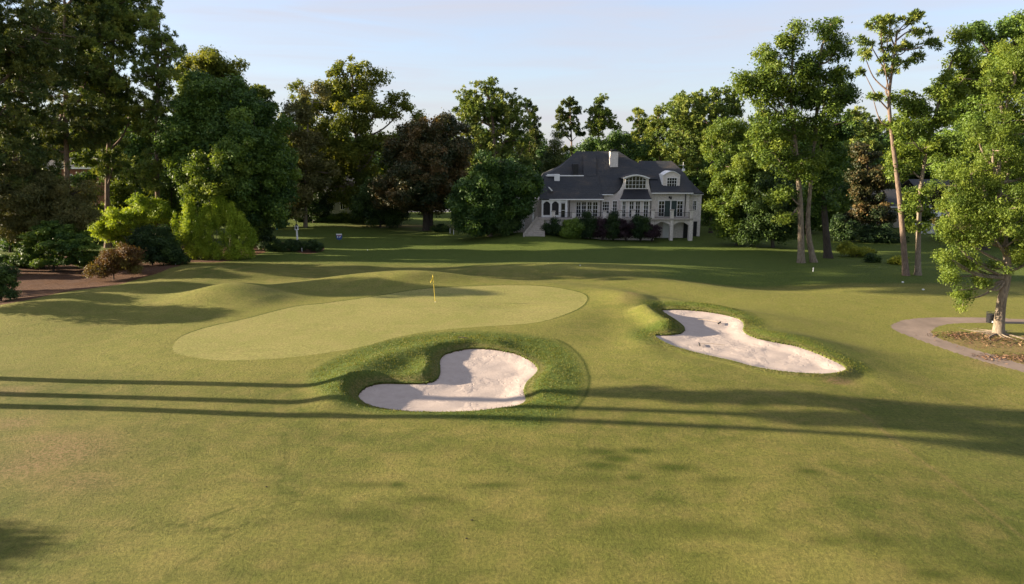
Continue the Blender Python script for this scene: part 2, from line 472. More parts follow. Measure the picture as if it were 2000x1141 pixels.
G = lambda px, py, z: at_z(px, py, z)[:2]
MOUNDS = [(G(455, 562, 1.4), 3.3, 2.3, 1.6, 0.3), (G(620, 549, 1.0), 4.2, 2.0, 0.75, 0.15), (G(790, 538, 1.2), 5.4, 2.1, 1.35, -0.05),
          (G(430, 517, 1.2), 6.0, 2.6, 1.1, -0.2), (G(250, 560, 0.9), 5.0, 3.5, 0.7, 0.2), (G(110, 600, 0.6), 6.0, 3.5, 0.55, 0.0),
          (G(1200, 512, 1.0), 9.0, 3.0, 0.7, -0.15), (G(1010, 520, 0.8), 8.0, 2.5, 0.35, 0),
          (G(1215, 566, 1.1), 3.0, 2.2, 0.45, 0), (G(1370, 592, 1.0), 6.0, 1.8, 0.75, -0.35), (G(1540, 640, 0.9), 4.5, 1.9, 0.85, -0.5), (G(1640, 690, 0.5), 3.0, 1.6, 0.5, -0.7),
          ((3.0, 96.5), 5.5, 4.0, 1.0, 0.0), (G(1310, 545, 0.8), 6.0, 2.5, 0.55, -0.3), (G(1480, 562, -0.3), 5.0, 2.5, -0.45, -0.1)]

def zb(x, y):
    x = np.asarray(x, float); y = np.asarray(y, float)
    z = -0.9 * sstep(9, 30, x) * (1 - sstep(44, 60, y)) - 0.25 * (1 - sstep(16, 34, y))
    z = z + 0.06 * np.sin(x * 0.31 + 1.3) * np.sin(y * 0.27) + 0.05 * np.sin(x * 0.13 + y * 0.21)
    z = z + 0.5 * sstep(85, 140, y)
    m = np.zeros_like(z)
    for c, sx, sy, a, r in MOUNDS: m = m + gauss(x, y, c, sx, sy, a, r)
    d = sdist(x, y, green_xy, 7.0)
    w = 1 - sstep(0.2, 6.5, d)
    return z * (1 - w) + w * gz(x, y) + m * (0.06 + 0.94 * sstep(-0.3, 3.2, d))

SAND = []
for pxs, z0, sl in ((SAND1_PX, -0.22, 0.05), (SAND2_PX, 0.10, 0.035)):
    c = at_z(*np.array(pxs).T, z0)[:, :2].mean(0)
    plane = (lambda z0, sl, c: lambda x, y: z0 + sl * (y - c[1]))(z0, sl, c)
    SAND.append((smooth_poly(on_ground(*np.array(pxs).T, plane)[:, :2]), plane))
RIM = [(G(1075, 720, 0.3), 0.9, 1.8, 0.18, 0), (G(860, 818, 0.0), 4.0, 0.6, 0.10, 0), (G(1330, 700, 0.3), 2.5, 0.7, 0.10, -0.3)]
LIP = 0.10
DIP = G(1003, 593, 0.8)
RIDGE = [(on_ground(*np.array([(655, 765), (660, 742), (690, 718), (745, 697), (800, 683), (845, 672), (900, 666), (960, 666)], float).T, lambda x, y: 0 * x + 0.5)[:, :2], 0.36, 1.3),
         (on_ground(*np.array([(690, 738), (740, 733), (800, 730), (836, 718), (845, 700)], float).T, lambda x, y: 0 * x + 0.4)[:, :2], 0.32, 0.9),
         (on_ground(*np.array([(1262, 655), (1244, 625), (1240, 600), (1250, 583), (1285, 577), (1335, 585), (1390, 596)], float).T, lambda x, y: 0 * x + 0.8)[:, :2], 0.22, 1.5),
         (on_ground(*np.array([(1262, 606), (1290, 622), (1318, 637)], float).T, lambda x, y: 0 * x + 0.8)[:, :2], 0.85, 1.0)]

def terrain(x, y):
    z = zb(x, y) + gauss(x, y, DIP, 2.2, 0.6, -0.13)
    for c, sx, sy, a, r in RIM: z = z + gauss(x, y, c, sx, sy, a, r)
    for ln, a, w in RIDGE:
        q = np.stack([np.ravel(x), np.ravel(y)], 1); f = np.zeros(len(q))
        c = (q[:, 0] > ln[:, 0].min() - 4) & (q[:, 0] < ln[:, 0].max() + 4) & (q[:, 1] > ln[:, 1].min() - 4) & (q[:, 1] < ln[:, 1].max() + 4)
        if c.any(): f[c] = a * np.exp(-(seg_near(q[c], smooth_poly(ln, 4, False), False)[0] / w) ** 2)
        z = z + f.reshape(np.shape(z))
    for (poly, plane), R in zip(SAND, (0.9, 0.95)):
        d = sdist(x, y, poly, 4.0)
        e = plane(x, y) + LIP
        w = 0.5 * sstep(0, R, d) + 0.5 * np.clip(d / R, 0, 1)
        zz = e * (1 - w) + z * w
        z = np.where(d <= 0, plane(x, y) + 0 * z, np.where(d < R, zz, z))
    return z

def ground_pt(px, py):
    return on_ground(np.array([px], float), np.array([py], float), terrain, 24)[0]

def gpos(x, y):
    return float(terrain(np.array([x]), np.array([y]))[0])

def spaced(a, b, h): return np.arange(a, b, h)
def grow(start, stop, h, k):
    out, x = [], start
    while x < stop:
        x += h; h *= k; out.append(x)
    return np.array(out)

xr = grow(52, 900, 0.35, 1.12)
xs = np.concatenate([-xr[::-1], spaced(-52, -24, 0.22), spaced(-24, 26, 0.1), spaced(26, 52, 0.2), [52.0], xr])
ys = np.concatenate([-grow(-14, 300, 0.4, 1.2)[::-1], spaced(14, 30, 0.13), spaced(30, 66, 0.1), spaced(66, 100, 0.25), grow(100, 1500, 0.3, 1.10)])
ys = np.unique(ys)
X, Yg = np.meshgrid(xs, ys)
nx, ny = len(xs), len(ys)
hx = np.gradient(xs)[None].repeat(ny, 0); hy = np.gradient(ys)[:, None].repeat(nx, 1)
path_xy = smooth_poly(on_ground(*np.array(PATH_PX, float).T, zb)[:, :2], 5)
mulch_xy = smooth_poly(on_ground(*np.array(MULCH_PX, float).T, zb)[:, :2], 5)
ring_xy = smooth_poly(on_ground(*np.array(RING1_PX, float).T, zb)[:, :2], 5)
REG = [("putting_green", green_xy), ("bunker_sand", SAND[0][0]), ("bunker_sand", SAND[1][0]), ("cart_path", path_xy), ("mulch_bed", mulch_xy)]
Pg = np.stack([X.ravel(), Yg.ravel()], 1)
onb = np.zeros(len(Pg), int)
for k, (_, poly) in enumerate(REG):     # let the grid lines follow each outline
    lo, hi = poly.min(0) - 1, poly.max(0) + 1
    c = np.where((Pg[:, 0] > lo[0]) & (Pg[:, 0] < hi[0]) & (Pg[:, 1] > lo[1]) & (Pg[:, 1] < hi[1]))[0]
    d, nr = seg_near(Pg[c], poly)
    h = np.minimum(hx.ravel()[c], hy.ravel()[c])
    m = d < 0.5 * h
    Pg[c[m]] = nr[m]; onb[c[m]] = k + 1
X, Yg = Pg[:, 0].reshape(ny, nx), Pg[:, 1].reshape(ny, nx)
Z = terrain(X, Yg)
idx = np.arange(nx * ny).reshape(ny, nx)
Q = np.stack([idx[:-1, :-1], idx[:-1, 1:], idx[1:, 1:], idx[1:, :-1]], -1).reshape(-1, 4)
cen = Pg[Q].mean(1)
reg = np.zeros(len(Q), int)
for k, (_, poly) in enumerate(REG):
    lo, hi = poly.min(0), poly.max(0)
    c = np.where((cen[:, 0] > lo[0]) & (cen[:, 0] < hi[0]) & (cen[:, 1] > lo[1]) & (cen[:, 1] < hi[1]))[0]
    reg[c[inside(cen[c], poly)]] = k + 1

rngT = np.random.default_rng(5)
d_sand = [sdist(X, Yg, SAND[i][0], 5.0) for i in (0, 1)]
rough = np.clip(1 - sstep(-0.9, 0.3, sdist(X, Yg, ring_xy, 3.0)), 0, 1) * 0.85
_n = seg_near(Pg, SAND[1][0][::4])[1]; _f = sstep(0.0, 0.7, (_n[:, 1] - Pg[:, 1]).reshape(ny, nx) / (np.abs(d_sand[1]) + .01))
rough = np.maximum(rough, 0.8 * ((1 - sstep(0.7, 2.4, d_sand[1])) * (1 - _f) + _f * (1 - sstep(0.1, 0.8, d_sand[1]))))
rough = np.maximum(rough, 0.75 * gauss(X, Yg, G(1540, 645, 0.9), 3.5, 1.2, 1.0, -0.5))
# the right-hand rough beyond the cut line, and greener lawns round the house with their tree-shade tone put in
cut = on_ground(np.array([1700., 1760, 1870, 2000, 2300]), np.array([820., 872, 950, 1052, 1290]), zb)[:, :2]
def right_of(poly):
    yy = Yg; xx = np.interp(-yy, -poly[:, 1], poly[:, 0])
    return X - xx
rr = right_of(cut)
rough = np.maximum(rough, 0.26 * sstep(-0.1, 0.9, rr) * (Yg < 34))
rough = np.maximum(rough, 0.85 * sstep(70, 78, Yg + 0.15 * X))
rough = np.maximum(rough, 0.85 * sstep(64.5, 66, Yg) * sstep(10, 18, X))  # greener from the tree-shadow edge on, shade tone put into the turf colour
wet = np.zeros_like(X); bare = np.zeros_like(X)
bare = np.maximum(bare, 0.42 * np.exp(-(rr / 0.10) ** 2) * (Yg < 33) * (Yg > 20))
wet = np.maximum(wet, 0.28 * np.exp(-((rr - 0.35) / 0.25) ** 2) * (Yg < 31) * (0.5 + 0.5 * np.sin(Yg * 2.1)))
dg = sdist(X, Yg, green_xy, 4.0)
wet = np.maximum(wet, 0.85 * np.exp(-((dg - 0.06) / 0.10) ** 2) * sstep(46, 50, Yg - 0.16 * X) )   # collar line
pale = 0.62 * (1 - sstep(0.6, 5.5, sdist(X, Yg, green_xy, 7.0))) * (1 - np.clip(rough * 1.2, 0, 1))
pale = np.maximum(pale, 0.9 * (gauss(X, Yg, G(1190, 517, .8), 7.5, 1.9, 1.8).clip(0, 1)))
pale = np.maximum(pale, 0.85 * sstep(8, 16, X) * sstep(40, 46, Yg) * (1 - sstep(62, 65, Yg)) * (1 - rough))
pale = np.maximum(pale, 0.55 * sstep(34, 40, Yg) * (1 - sstep(60, 68, Yg)) * (1 - rough))
dr = sdist(X, Yg, ring_xy, 3.0)
wet = np.maximum(wet, 0.9 * np.exp(-((dr - 0.02) / 0.09) ** 2) * (X > 3))
bare = np.maximum(bare, 0.55 * np.exp(-((d_sand[0] - 0.25) / 0.28) ** 2) * (d_sand[0] > 0))
bare = np.maximum(bare, 0.55 * np.exp(-((d_sand[1] - 0.2) / 0.25) ** 2) * (d_sand[1] > 0))
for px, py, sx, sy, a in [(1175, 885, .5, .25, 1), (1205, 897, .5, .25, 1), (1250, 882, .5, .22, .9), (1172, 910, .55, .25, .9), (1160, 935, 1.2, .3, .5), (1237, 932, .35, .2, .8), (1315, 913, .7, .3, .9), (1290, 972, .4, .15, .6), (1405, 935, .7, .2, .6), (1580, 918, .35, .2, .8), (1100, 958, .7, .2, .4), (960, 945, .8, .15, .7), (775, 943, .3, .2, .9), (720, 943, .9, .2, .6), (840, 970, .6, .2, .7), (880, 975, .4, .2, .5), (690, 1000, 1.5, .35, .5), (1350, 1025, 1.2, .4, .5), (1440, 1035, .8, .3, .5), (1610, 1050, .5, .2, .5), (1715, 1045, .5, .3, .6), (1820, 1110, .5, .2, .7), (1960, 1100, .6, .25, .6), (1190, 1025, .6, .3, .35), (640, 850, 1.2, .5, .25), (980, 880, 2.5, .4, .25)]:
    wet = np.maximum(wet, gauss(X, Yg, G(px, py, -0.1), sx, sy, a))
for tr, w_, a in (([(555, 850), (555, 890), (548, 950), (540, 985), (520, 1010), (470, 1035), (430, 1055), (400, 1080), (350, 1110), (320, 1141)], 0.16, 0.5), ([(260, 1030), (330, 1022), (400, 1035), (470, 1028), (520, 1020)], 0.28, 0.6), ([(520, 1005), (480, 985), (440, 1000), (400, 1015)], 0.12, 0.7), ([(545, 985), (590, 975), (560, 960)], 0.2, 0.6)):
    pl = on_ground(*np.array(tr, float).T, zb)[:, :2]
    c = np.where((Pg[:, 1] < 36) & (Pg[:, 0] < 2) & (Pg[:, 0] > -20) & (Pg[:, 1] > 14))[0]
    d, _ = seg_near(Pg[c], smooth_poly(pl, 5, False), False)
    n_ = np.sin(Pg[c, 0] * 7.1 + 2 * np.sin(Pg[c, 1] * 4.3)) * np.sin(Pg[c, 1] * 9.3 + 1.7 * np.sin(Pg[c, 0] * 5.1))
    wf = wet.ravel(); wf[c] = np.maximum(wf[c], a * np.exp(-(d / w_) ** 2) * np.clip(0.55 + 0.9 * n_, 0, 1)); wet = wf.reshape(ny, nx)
for px, py, sx, sy, a in [(120, 885, 1.5, 1.4, .7), (60, 915, 1.2, .9, .65), (105, 860, 1.4, .6, .6), (30, 830, 1.0, .6, .6), (15, 765, 1.2, .5, .5), (160, 940, 1.2, .8, .45), (1925, 655, 2.0, 1.1, 1.0), (1880, 650, 1.6, .7, .7), (1985, 660, 2.2, 1.0, 1.0), (1975, 690, 1.6, .6, 1.0), (2050, 690, 2.4, .8, 1.0), (1235, 600, .4, 1.0, .5), (1638, 738, .55, .22, 1.2), (1225, 610, .5, .9, .35), (800, 445, 7, 1.2, .9), (880, 452, 4, 1.0, .7)]:
    bare = np.maximum(bare, gauss(X, Yg, G(px, py, -0.1 if py > 600 else 0.0), sx, sy, a * 1.3).clip(0, 1))

def region_obj(k, name, mat):
    f = Q[reg == k]
    u, inv = np.unique(f, return_inverse=True)
    x, y = Pg[u, 0], Pg[u, 1]
    z = Z.ravel()[u].copy()
    if k in (2, 3):
        d = d_sand[k - 2].ravel()[u]
        plane = SAND[k - 2][1]
        edge = onb[u] == k
        z = plane(x, y) - 0.16 * sstep(0.0, 1.3, -d) + 0.02 * np.sin(x * 2.3) * np.sin(y * 2.9)
        z[edge] = plane(x, y)[edge] + 0.005
    if k == 4: z = z + 0.0
    V = np.stack([x, y, z], 1)
    va = None
    if k == 0:
        e = np.isin(onb[u], (2, 3))
        for i in (0, 1):
            m = onb[u] == i + 2
            V[m, 2] = SAND[i][1](x[m], y[m]) + LIP
        va = dict(pale=pale.ravel()[u], rough=rough.ravel()[u], wet=(wet.ravel()[u] * 1.25).clip(0, 1), bare=bare.ravel()[u])
        fq = inv.reshape(-1, 4)
        # earth lip that drops from the turf edge to the sand
        R2 = reg.reshape(ny - 1, nx - 1)
        extra = []
        def lip(a, b): extra.append((a, b))
        m = np.isin(R2[:, :-1], (0,)) != np.isin(R2[:, 1:], (0,))
        s = np.isin(R2[:, :-1], (2, 3)) | np.isin(R2[:, 1:], (2, 3))
        for i, j in zip(*np.where(m & s)): lip(idx[i, j + 1], idx[i + 1, j + 1])
        m = (R2[:-1] == 0) != (R2[1:] == 0)
        s = np.isin(R2[:-1], (2, 3)) | np.isin(R2[1:], (2, 3))
        for i, j in zip(*np.where(m & s)): lip(idx[i + 1, j], idx[i + 1, j + 1])
        look = {g: n for n, g in enumerate(u)}
        ev, ef, cnt, seen = [], [], len(V), {}
        for a, b in extra:
            a, b = look[a], look[b]
            for q in (a, b):
                if q not in seen:
                    seen[q] = cnt; cnt += 1; ev.append(V[q] - (0, 0, 0.16))
            ef.append((a, b, seen[b], seen[a]))
        V = np.concatenate([V, np.array(ev)])
        fq = np.concatenate([fq, np.array(ef)])
        ne = len(ev)
        va = {q: np.concatenate([w, np.full(ne, 1.0 if q == 'bare' else (0.3 if q == 'rough' else 0))]) for q, w in va.items()}
        me = np_mesh(name, V, fq, None, mat, None, True, va)
    else:
        me = np_mesh(name, V, inv.reshape(-1, 4), None, mat, None, True)
    o = link(name, me)
    o["kind"] = "structure"
    return o

region_obj(0, "ground", M['fairway'])
region_obj(1, "putting_green", M['green'])
region_obj(2, "bunker_sand", M['sand'])
region_obj(3, "bunker_sand", M['sand'])
region_obj(4, "cart_path", M['path'])
region_obj(5, "mulch_bed", M['mulch'])
rb = PB(); rb.box(-70, 10, 137, 144, 0.3, 0.56)
o = rb.build("road", M['road']); o["kind"] = "structure"

# ------------------------------------------------------------------ plants
def unit(v): return v / (np.linalg.norm(v, axis=-1, keepdims=True) + 1e-9)

def leaves(acc, rng, C, R, nper, size, tc, flat=0.8, aspect=0.5, upb=0.35, droop=0.0, tv=0.16):
    """diamond leaves through clumps with centres C and radii R"""
    nper *= 2.3; size *= 0.64
    n = np.maximum(1, (nper * (R / R.mean()) ** 2).astype(int))
    i = np.repeat(np.arange(len(C)), n)
    N = len(i)
    d = unit(rng.normal(size=(N, 3)))
    r = R[i] * (0.25 + 0.75 * rng.random(N) ** 0.6) * (1 + 0.16 * rng.normal(size=N)) * np.where(rng.random(N) < 0.10, 1.0 + 0.55 * rng.random(N), 1.0)
    p = C[i] + d * r[:, None] * np.array([1, 1, flat])
    nrm = unit(d * 0.55 + np.array([0, 0, upb]) + rng.normal(size=(N, 3)) * 0.55)
    t = unit(np.cross(nrm, rng.normal(size=(N, 3))) + np.array([0, 0, -droop]))
    b = unit(np.cross(nrm, t))
    a = size * np.exp(0.34 * rng.normal(size=N)).clip(0.45, 2.1)[:, None]
    V = np.stack([p - a * t, p + b * a * aspect, p + a * t, p - b * a * aspect], 1).reshape(-1, 3)
    acc.add(V, np.arange(N * 4).reshape(-1, 4), (tc[i] + rng.normal(size=N) * tv).clip(0, 1))

def needles(acc, rng, C, R, ntuft, nneedle, length, width, tc, flat=0.55):
    i = np.repeat(np.arange(len(C)), ntuft)
    d = unit(rng.normal(size=(len(i), 3)))
    tp = C[i] + d * (R[i] * (0.3 + 0.7 * rng.random(len(i))))[:, None] * np.array([1, 1, flat])
    tt = (tc[i] + rng.normal(size=len(i)) * 0.12)
    j = np.repeat(np.arange(len(i)), nneedle)
    N = len(j)
    nd = unit(rng.normal(size=(N, 3)) + d[j] * 0.5 + np.array([0, 0, 0.45]))
    b = unit(np.cross(nd, rng.normal(size=(N, 3))))
    Ln = length * (0.7 + 0.6 * rng.random(N))[:, None]
    p = tp[j]
    V = np.stack([p, p + nd * Ln * 0.55 + b * width, p + nd * Ln, p + nd * Ln * 0.55 - b * width], 1).reshape(-1, 3)
    acc.add(V, np.arange(N * 4).reshape(-1, 4), (tt[j] + rng.normal(size=N) * 0.1).clip(0, 1))

def plant(name, label, cat, Y, base, ells, leaf, bark, trunk=None, r0=0.3, rc=1.0, dens=1.0, nper=150, size=0.16, kind='leaf', seed=0,
          flat=0.8, aspect=0.5, tintm=0.5, tintv=0.2, droop=0.0, group=None, crown_name="crown", trunk_name="trunk", depth=0.9, limbs=True, upb=0.35, stems=1):
    """a tree or shrub; ells = crown masses (px, py, rx, ry[, dY]) measured at distance Y"""
    rng = np.random.default_rng(seed + 11)
    if base is None:
        bx = at(trunk[0][0] if trunk else ells[0][0], 470, Y)[0]; B = np.array([bx, Y, gpos(bx, Y)])
    else:
        B = ground_pt(*base); 
        if Y is None: Y = B[1]
        else:
            bx = at(base[0], base[1], Y)[0]; B = np.array([bx, Y, gpos(bx, Y)])
    root = empty(name, B, label, cat, group)
    m = 1.0 / FPX * Y / (CP)            # metres per pixel at that distance
    E = []
    for k, e in enumerate(ells):
        c = at(e[0], e[1], Y) - B
        c[1] += (e[4] if len(e) > 4 else rng.normal() * 0.25 * e[2] * m)
        rx, rz = e[2] * m * 1.1, e[3] * m * 1.1
        E.append((c, np.array([rx, max(min(rx, rz * 1.6) * depth, 0.3), rz])))
    # trunk
    T = Acc()
    if trunk:
        tp = np.array([at(p[0], p[1], Y) - B for p in trunk]); tp[0] = (0, 0, -0.25)
        if len(tp) == 2: tp = np.array([tp[0], tp.mean(0) + rng.normal(size=3) * [0.1, 0.1, 0], tp[1]])
        path = smooth_poly(tp, 5, False)
        h = np.linspace(0, 1, len(path))
        rad = r0 * (1 - 0.72 * h) + 0.55 * r0 * np.exp(-h * len(path) / 1.1)
        for s in range(stems):
            o_ = np.array([0.5 * s * (1 if s % 2 else -1), 0.3 * s, 0])
            T.tube(path + o_ * np.linspace(1, 2.2, len(path))[:, None], rad * (1 - 0.2 * s), 9)
    else:
        top = max(c[2] for c, _ in E)
        path = np.array([(0, 0, -0.2), (0.02, 0.03, top * 0.35), (0.0, 0.0, top * 0.8)])
        T.tube(path, [0.09, 0.06, 0.02], 6)
        for k in range(5):
            a = rng.random() * 6.28; q = np.array([math.cos(a) * 0.7, math.sin(a) * 0.5, top * (0.5 + 0.3 * rng.random())])
            T.tube(np.array([(0, 0, 0.02), q * 0.55, q]), [0.05, 0.035, 0.012], 5)
    ztop = path[-1, 2]
    limbpts = [path[len(path) // 3:]]
    if limbs and trunk:
        for c, r in E:
            hd = math.hypot(*(c[:2]))
            zt = np.clip(c[2] - 0.55 * hd - 0.3 * r[2], 0.25 * ztop, ztop)
            a = path[np.argmin(abs(path[:, 2] - zt))]
            mid_ = (a + c) / 2 + np.array([0, 0, -0.08 * hd]) + rng.normal(size=3) * 0.25
            lp = smooth_poly(np.array([a, mid_, c + (0, 0, 0.2 * r[2])]), 5, False)
            rl = np.clip(0.42 * r0 * (0.6 + r[0] / 6), 0.04, 0.6 * r0)
            T.tube(lp, np.linspace(rl, rl * 0.3, len(lp)), 6)
            limbpts.append(lp[3:])
    LP = np.concatenate(limbpts)
    # clumps
    Cs, Rs = [], []
    for c, r in E:
        vol = r.prod() * 4.19
        n = min(max(4, int(dens * vol / (4.19 * rc ** 3) * 1.15)), 230)
        d = unit(rng.normal(size=(n * 3, 3)))
        q = rng.random(n * 3) ** 0.42
        p = c + d * q[:, None] * np.maximum(r - 0.3 * rc, 0.45 * r)
        keep = []
        for k in range(len(p)):
            if len(keep) >= n: break
            if not keep or ((p[keep] - p[k]) ** 2).sum(1).min() > (0.45 * rc) ** 2: keep.append(k)
        p = p[keep]
        Cs.append(p); Rs.append(rc * (0.45 + 0.95 * rng.random(len(p))) * min(1.0, 0.35 + 0.65 * r.min() / rc))
    Cc = np.concatenate(Cs); Rr = np.concatenate(Rs)
    gmin = np.array([terrain(Cc[:, 0] + B[0], Cc[:, 1] + B[1]) - B[2]])[0]
    Cc[:, 2] = np.maximum(Cc[:, 2], gmin + 0.45 * Rr)
    tc = tintm + rng.normal(size=len(Cc)) * tintv
    # twigs to the clumps
    if trunk:
        pick = range(len(Cc)) if len(Cc) < 160 else rng.choice(len(Cc), 160, replace=False)
        for k in pick:
            dd = ((LP - Cc[k]) * np.array([1, 1, 1.3])); j = np.argmin((dd ** 2).sum(1) + 6.0 * np.maximum(0, LP[:, 2] - Cc[k, 2]) ** 2)
            a = LP[j]; ln = np.linalg.norm(a - Cc[k])
            if ln > 0.4:
                mm = (a + Cc[k]) / 2 + rng.normal(size=3) * 0.08 * ln
                w = 0.018 + 0.012 * ln
                T.tube(np.array([a, mm, Cc[k]]), [w * 1.4, w, w * 0.5], 5)
    A = Acc()
    if kind == 'needle':
        needles(A, rng, Cc, Rr, nper // 26 + 3, 22, size, 0.05 if Y < 95 else 0.085, tc, flat)
    else:
        leaves(A, rng, Cc, Rr, nper, size, tc, flat, aspect, upb, droop)
    link(trunk_name, T.mesh(name + "_" + trunk_name, bark, True), root)
    link(crown_name, A.mesh(name + "_" + crown_name, leaf, False, True), root)
    return root

exec_plants = []
# --- left group
plant("pine_tree", "dark pine at the left edge with long drooping boughs, trunk just out of view", "tree", 72, None,
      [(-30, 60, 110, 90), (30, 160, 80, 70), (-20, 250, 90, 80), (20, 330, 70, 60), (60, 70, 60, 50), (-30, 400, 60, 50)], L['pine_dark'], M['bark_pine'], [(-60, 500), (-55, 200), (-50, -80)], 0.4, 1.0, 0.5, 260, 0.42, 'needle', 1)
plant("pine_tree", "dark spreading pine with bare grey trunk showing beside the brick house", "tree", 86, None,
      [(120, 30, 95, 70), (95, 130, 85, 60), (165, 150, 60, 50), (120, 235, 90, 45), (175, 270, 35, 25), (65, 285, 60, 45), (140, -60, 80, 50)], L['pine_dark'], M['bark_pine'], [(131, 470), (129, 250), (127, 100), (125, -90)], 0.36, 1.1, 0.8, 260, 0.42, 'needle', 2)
plant("pine_tree", "tallest left pine with lit upper trunk, crown leaving the top of the picture", "tree", 90, None,
      [(222, 10, 75, 45), (240, 50, 60, 35), (222, 95, 60, 40), (228, 165, 55, 40), (200, 225, 45, 45), (252, 225, 50, 38), (225, 320, 36, 36), (200, -50, 50, 40)], L['pine'], M['bark_pine'], [(209, 480), (210, 330), (220, 150), (222, -60)], 0.34, 1.0, 0.8, 240, 0.42, 'needle', 3)
plant("pine_tree", "narrow pine with rounded top standing between tallest pine and dark oak", "tree", 88, None,
      [(312, 52, 26, 22), (322, 90, 38, 32), (300, 95, 30, 30), (312, 145, 42, 36), (298, 205, 40, 36), (318, 262, 46, 40), (298, 330, 42, 40)], L['pine'], M['bark_pine'], [(308, 480), (306, 300), (308, 150), (312, 45)], 0.3, 0.95, 0.9, 240, 0.4, 'needle', 4)
plant("gum_tree", "yellow green treetop rising behind the dark oak", "tree", 106, None,
      [(410, 125, 40, 28), (445, 140, 30, 30), (378, 150, 36, 36), (425, 200, 60, 50), (350, 130, 22, 30)], L['gum_yellow'], M['bark_grey'], [(415, 440), (412, 160)], 0.35, 1.1, 0.8, 130, 0.26, seed=5)
plant("oak_tree", "broad dark green oak with dense rounded crown behind the bamboo", "tree", 87, None,
      [(400, 205, 62, 50), (450, 215, 62, 58), (505, 275, 62, 62), (400, 290, 66, 66), (480, 320, 80, 70), (540, 330, 38, 60), (440, 400, 70, 45), (520, 400, 55, 45), (370, 240, 45, 60)], L['oak'], M['bark_dark'], [(455, 480), (455, 360), (450, 250)], 0.5, 1.15, 1.0, 190, 0.24, seed=6)
plant("maple_tree", "small light green maple catching sun in front of dark oak", "tree", 81, None,
      [(425, 325, 48, 26), (450, 290, 34, 20), (385, 355, 42, 28), (440, 362, 40, 22), (350, 330, 40, 24), (470, 330, 26, 20)], L['gum'], M['bark_dark'], [(405, 490), (410, 400), (415, 320)], 0.16, 0.8, 0.7, 120, 0.2, seed=7)
plant("sapling_tree", "pale green sapling thicket growing between bamboo and the pines", "tree", 82.5, None,
      [(250, 425, 40, 24), (300, 425, 34, 28), (212, 445, 36, 20), (280, 400, 30, 20), (190, 430, 26, 20), (330, 420, 26, 24), (225, 465, 30, 16)], L['bamboo'], M['bark_grey'], [(255, 500), (262, 420), (265, 370)], 0.1, 0.75, 0.9, 130, 0.19, seed=8, aspect=0.35)
plant("cedar_tree", "dull brownish cedar with soft sprays behind the dogwood", "tree", 73.5, None,
      [(55, 365, 60, 50), (118, 395, 52, 42), (25, 430, 55, 44), (92, 440, 60, 32), (160, 410, 30, 30)], L['cedar'], M['bark_dark'], [(75, 510), (75, 420), (72, 340)], 0.2, 0.85, 1.0, 200, 0.2, seed=9, aspect=0.25, droop=0.6)
plant("dogwood_tree", "small dogwood with tiered dark leaves rising from the pine straw", "tree", None, (103, 531),
      [(108, 470, 58, 26), (72, 488, 44, 18), (148, 478, 42, 22), (55, 510, 32, 12), (152, 505, 34, 14), (105, 445, 38, 16), (100, 508, 40, 10)], L['oak'], M['bark_dark'], [(103, 531), (106, 505), (104, 470)], 0.11, 0.55, 1.3, 110, 0.15, seed=10, flat=0.45, upb=0.9, tintm=0.6)
plant("bamboo_clump", "bright yellow green feathery bamboo clump beside the mulch bed", "bamboo", None, (418, 507),
      [(px, py, 9 + (px * 7) % 5, h) for px, py, h in [(345, 455, 42), (358, 440, 40), (372, 425, 40), (386, 440, 48), (398, 418, 34), (410, 435, 46), (424, 415, 34), (436, 430, 44), (448, 418, 30), (458, 445, 44), (470, 440, 34), (480, 460, 34), (488, 470, 28), (365, 478, 26), (392, 482, 22), (418, 488, 20), (405, 492, 16), (430, 494, 14), (378, 492, 16), (455, 494, 14), (445, 486, 20), (468, 484, 22)]], L['bamboo'], M['bark_grey'], None, 0.06, 0.46, 1.1, 130, 0.16, seed=11, flat=1.5, aspect=0.24, droop=-0.5, crown_name="foliage", trunk_name="stems", tintm=0.55)
plant("round_shrub", "dense black green shrub between the red maple and bamboo", "shrub", None, (298, 518),
      [(297, 478, 40, 34), (280, 495, 28, 18), (318, 492, 22, 20)], L['shrub'], M['bark_dark'], None, 0.1, 0.6, 1.4, 150, 0.13, seed=12, crown_name="foliage", trunk_name="stems", tintm=0.35)
plant("japanese_maple", "low orange red maple bush on the pine straw", "shrub", None, (222, 546),
      [(218, 508, 38, 20), (250, 500, 24, 22), (200, 526, 24, 14), (240, 522, 26, 16)], L['maple'], M['bark_dark'], [(222, 546), (222, 525), (225, 508)], 0.07, 0.5, 1.2, 130, 0.1, seed=13, tintm=0.5, crown_name="foliage", trunk_name="stem")
for k, (px, py, rx, ry, leaf, lab) in enumerate([(40, 508, 34, 14, 'oak', "low dark shrub behind the dogwood at the back of the mulch"), (178, 506, 28, 16, 'gum', "mid green shrub between the dogwood and red maple"), (345, 500, 22, 16, 'shrub', "small dark shrub tucked under the bamboo's left side"), (-40, 515, 36, 24, 'shrub', "dark shrub mass at the left edge behind the mulch")]):
    plant("garden_shrub", lab, "shrub", None, (px, py + ry), [(px, py, rx, ry), (px - rx * .5, py + ry * .3, rx * .6, ry * .6), (px + rx * .5, py + ry * .3, rx * .6, ry * .6)], L[leaf], M['bark_dark'], None, .06, .5, 1.6, 110, .13, seed=350 + k, crown_name="foliage", trunk_name="stems", group="shrubs along the mulch bed")
plant("edge_shrub", "leafy dark shrub cut by the left edge beside the mulch", "shrub", None, (2, 588),
      [(2, 548, 26, 26), (-25, 555, 30, 28), (15, 570, 16, 12), (0, 525, 24, 14)], L['shrub'], M['bark_dark'], None, 0.1, 0.5, 1.3, 150, 0.11, seed=14, crown_name="foliage", trunk_name="stems", tintm=0.6)
